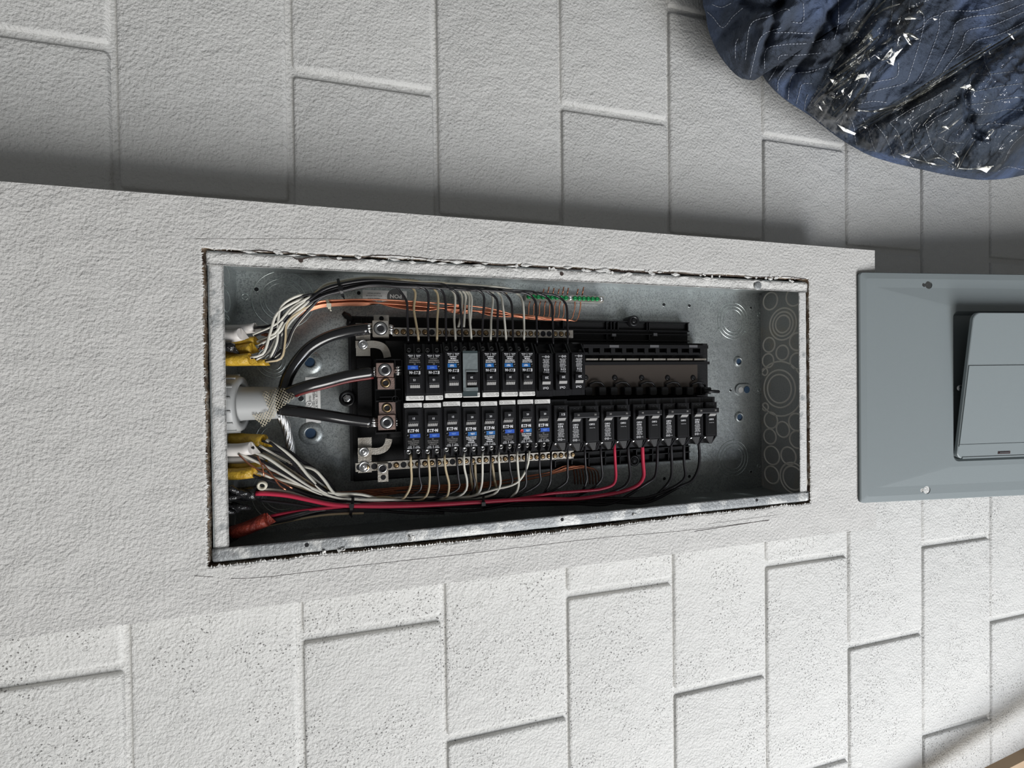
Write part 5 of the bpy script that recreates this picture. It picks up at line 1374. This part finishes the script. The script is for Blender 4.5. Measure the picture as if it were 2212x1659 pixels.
# stretch film: same body, a few millimetres above the cloth, pulled into hard creases
def film(poly, name, label, seed, amp, off=.003):
    us = [p[0] for p in poly]; vs_ = [p[1] for p in poly]; stp = 3.0
    nu, nv = int((max(us) - min(us)) / stp) + 1, int((max(vs_) - min(vs_)) / stp) + 1
    idx = {}; V = []; F = []
    for i in range(nu):
        for j in range(nv):
            u, v_ = min(us) + i * stp, min(vs_) + j * stp
            if inside(u, v_, poly) and inside(u, v_, _silpoly):
                a, c = u * .55 - v_ * .83, u * .83 + v_ * .55
                w = 1 - abs(nz((a * .010, c * .055, seed))) * 2.2; w2 = 1 - abs(nz((a * .03, c * .13, seed + 3))) * 2.4
                cell = noise.cell(Vector((u * .03, v_ * .03, seed)))
                z = surf(u, v_) + off + amp * (max(0, w) ** 2 * 1.0 + max(0, w2) ** 2 * .5) + .0012 * nz((u * .05, v_ * .05, seed))
                idx[i, j] = len(V); V.append(L(u, v_, z))
    for (i, j) in idx:
        if (i + 1, j) in idx and (i, j + 1) in idx and (i + 1, j + 1) in idx:
            F.append((idx[i, j], idx[i, j + 1], idx[i + 1, j + 1], idx[i + 1, j]))
    b = MB(); b.add(V, F, True)
    return thing(b, name, M_FILM, label, 'plastic film', 'stretch film on the blanket')
film([(1738, 238), (1790, 140), (1850, 40), (1890, -60), (2040, -60), (1985, 50), (1930, 130), (1880, 200), (1850, 250), (1830, 300), (1800, 292), (1770, 270)], 'stretch_film', 'clear stretch film strip with bright creases across the blanket', 3.3, .0085)
film([(1846, 318), (1856, 268), (1940, 215), (2060, 145), (2212, 55), (2330, -10), (2400, 100), (2330, 330), (2212, 360), (2120, 378), (2040, 368), (1960, 350), (1890, 330)], 'stretch_film', 'wide clear stretch film over the lower blanket', 9.1, .0040)
rl_ = MB()
for k, pts in enumerate([[(1852, 276), (1950, 222), (2060, 152), (2200, 66)], [(1870, 262), (1960, 208), (2060, 144), (2140, 96)], [(1846, 238), (1900, 240), (1960, 222), (2050, 160)]]):
    rl_.tube([L(u, v_, surf(u, v_) + .0075) for u, v_ in [(p.x, p.y) for p in spline([Vector((*p, 0)) for p in pts], 8)]], .0012, 5)
for o in bpy.data.objects:
    if o.name == 'stretch_film.001': rl_.build('rolled_film_edge', M_FILM, o)
# folds of the film: thin rolled creases and added facets tilted to glint
LD = Vector((.75, -2.7, 2.3))
def facet(b, pts, lift=.004, tilt=0.0):
    U = [q_(*p) for p in pts]; cu, cv = sum(p[0] for p in U) / len(U), sum(p[1] for p in U) / len(U)
    c = L(cu, cv, surf(cu, cv) + lift + .002); o = Vector((-CAM.z, CAM.x, -CAM.y))
    n_ = ((LD - c).normalized() + (o - c).normalized()).normalized() + Vector((R_.uniform(-1, 1), R_.uniform(-1, 1), 0)) * tilt
    out = []
    for u, v_ in U:
        d = (L(u, v_, 0) - o).normalized(); k = (c - o).dot(n_) / d.dot(n_); out.append(o + d * k)
    b.add(out, [tuple(range(len(out)))] if True else [], False)
film1 = bpy.data.objects['stretch_film']; film2 = bpy.data.objects['stretch_film.001']
M_FOLD = M_FILM.copy(); M_FOLD.name = 'film_crease'
for n_ in M_FOLD.node_tree.nodes:
    if n_.type == 'FRESNEL': n_.inputs[0].default_value = 1.9
    if n_.type == 'BSDF_GLOSSY': n_.inputs['Roughness'].default_value = .24
c1 = MB()
lines1 = [[(1040, 280), (1130, 150), (1230, 20)], [(1062, 272), (1170, 110), (1290, -10)], [(1100, 312), (1160, 240), (1200, 190)], [(930, 480), (1120, 340), (1240, 235)], [(905, 545), (1100, 412), (1205, 335)],
          [(782, 692), (870, 590), (1000, 470), (1212, 308)], [(800, 712), (925, 585), (1085, 438)], [(1200, 108), (1290, 55), (1385, 25)], [(1205, 95), (1250, 30), (1290, 0)], [(1250, 302), (1300, 275), (1335, 228)], [(1262, 410), (1300, 380), (1330, 312)],
          [(1372, 240), (1400, 222), (1465, 308)], [(1400, 222), (1450, 235), (1508, 268)], [(950, 822), (1050, 700), (1130, 600), (1172, 500)], [(930, 782), (990, 720), (1035, 672)], [(880, 640), (1000, 560), (1110, 470)], [(960, 560), (1050, 520), (1090, 440)],
          [(850, 660), (880, 700), (905, 690)], [(900, 640), (950, 655), (1010, 620)], [(870, 762), (920, 800), (960, 790)], [(920, 700), (940, 740), (990, 700)], [(1085, 640), (1120, 610), (1150, 560)], [(1060, 430), (1090, 400), (1100, 430), (1150, 330)], [(800, 700), (860, 640), (930, 600)],
          [(1130, 290), (1180, 240), (1190, 270), (1240, 240)], [(1410, 125), (1440, 118), (1490, 125)], [(1490, 90), (1510, 75), (1540, 100)], [(1180, 420), (1160, 350), (1205, 330), (1215, 310)]]
for k, l_ in enumerate(lines1):
    P = spline([Vector((*q_(*p), 0)) for p in l_], 3)
    Q = [L(p.x, p.y, surf(p.x, p.y) + .008 + .0012 * nz((p.x, p.y, k), .1)) for p in P]; m_ = len(Q)
    c1.tube(Q, [.0003 + .0012 * math.sin(math.pi * i / max(1, m_ - 1)) * (1 + .5 * (k % 3 == 0)) for i in range(m_)], 5)
c1.build('film_crease', M_FOLD, film1, kind='stuff')
f1 = MB()
for pts in [[(1255, 405), (1325, 320), (1335, 360), (1400, 322), (1350, 385), (1335, 440), (1310, 400)], [(1420, 225), (1465, 305), (1440, 298), (1400, 232)], [(1430, 222), (1510, 262), (1490, 268), (1440, 240)], [(1100, 500), (1150, 495), (1172, 520), (1120, 522), (1075, 545)],
            [(910, 530), (975, 545), (935, 572)], [(830, 700), (850, 720), (862, 750), (838, 725)], [(870, 765), (950, 795), (905, 800)], [(960, 835), (1085, 895), (1075, 908), (1000, 880)], [(1600, 122), (1632, 128), (1612, 138)], [(1410, 120), (1490, 122), (1485, 130), (1415, 130)],
            [(1215, 372), (1240, 385), (1255, 405), (1235, 395)], [(1290, 410), (1330, 425), (1340, 440), (1300, 425)], [(1165, 510), (1185, 480), (1175, 515)], [(1030, 640), (1065, 600), (1045, 660)], [(985, 610), (1005, 590), (1000, 640)]]:
    facet(f1, pts, .006)
f1.build('film_glint_facet', M_FOLD, film1, kind='stuff')
c2 = MB()
lines2 = [[(1365, 1030), (1450, 1060), (1540, 1085), (1640, 1110), (1700, 1105)], [(1145, 860), (1250, 800), (1400, 700), (1560, 600), (1760, 480), (1960, 320)], [(1100, 740), (1200, 745), (1300, 720), (1400, 695)], [(1730, 1030), (1780, 1060), (1770, 1110), (1750, 1150)], [(1940, 940), (1980, 880), (2010, 870), (1970, 930)],
          [(1650, 850), (1700, 860), (1770, 800)], [(1980, 360), (1990, 350), (2070, 300)], [(1960, 310), (1990, 362)], [(2100, 220), (2145, 270)], [(1850, 410), (1900, 395), (1960, 340)], [(1740, 1010), (1765, 1045), (1730, 1070)], [(1560, 1080), (1640, 1060), (1740, 1120)], [(1890, 930), (1820, 1040), (1770, 1140)],
          [(1700, 1120), (1850, 1135), (2000, 1110)], [(1630, 905), (1720, 850), (1800, 780)], [(1300, 760), (1420, 690), (1600, 590)], [(1360, 1040), (1420, 1030), (1500, 960)]]
for k, l_ in enumerate(lines2):
    P = spline([Vector((*q_(*p), 0)) for p in l_], 3)
    Q = [L(p.x, p.y, surf(p.x, p.y) + .006 + .0012 * nz((p.x, p.y, k), .1)) for p in P]; m_ = len(Q)
    c2.tube(Q, [.0002 + .0009 * math.sin(math.pi * i / max(1, m_ - 1)) for i in range(m_)], 5)
c2.build('film_crease', M_FOLD, film2, kind='stuff')
f2 = MB()
for pts in [[(1780, 588), (1850, 565), (1885, 612), (1850, 600)], [(1975, 345), (1990, 362), (1980, 368)], [(2105, 225), (2130, 230), (2148, 268), (2130, 255)], [(1370, 1030), (1450, 1050), (1440, 1062), (1400, 1050)], [(1740, 1020), (1760, 1030), (1775, 1060), (1755, 1045)], [(1955, 930), (1985, 895), (1975, 935)],
            [(1660, 850), (1690, 845), (1710, 870)], [(1850, 1130), (2010, 1112), (1990, 1128), (1960, 1160), (1920, 1140)], [(1560, 1085), (1620, 1100), (1600, 1106)], [(1130, 850), (1160, 840), (1150, 865)]]:
    facet(f2, pts, .004)
f2.build('film_glint_facet', M_FOLD, film2, kind='stuff')

# two unseen boards, added to cast shadow streaks across the lower right corner
M_WOOD = mat('shadow_board_wood', (.42, .30, .19), .7, var=[(8, (.33, .22, .13), .4, .6)])
for k, (a, c, w, lab) in enumerate([((1.83, -.715, -.02), (.95, -.915, -.085), .034, 'narrow wooden board added to cast shadow, nearest the panel cover'), ((1.83, -.885, .0), (.70, -1.13, -.080), .085, 'wide wooden board added to cast shadow, farther from the panel cover')]):
    b = MB(); b.bar(a, c, w, .018); thing(b, 'shadow_board', M_WOOD, lab, 'board', 'added shadow boards')
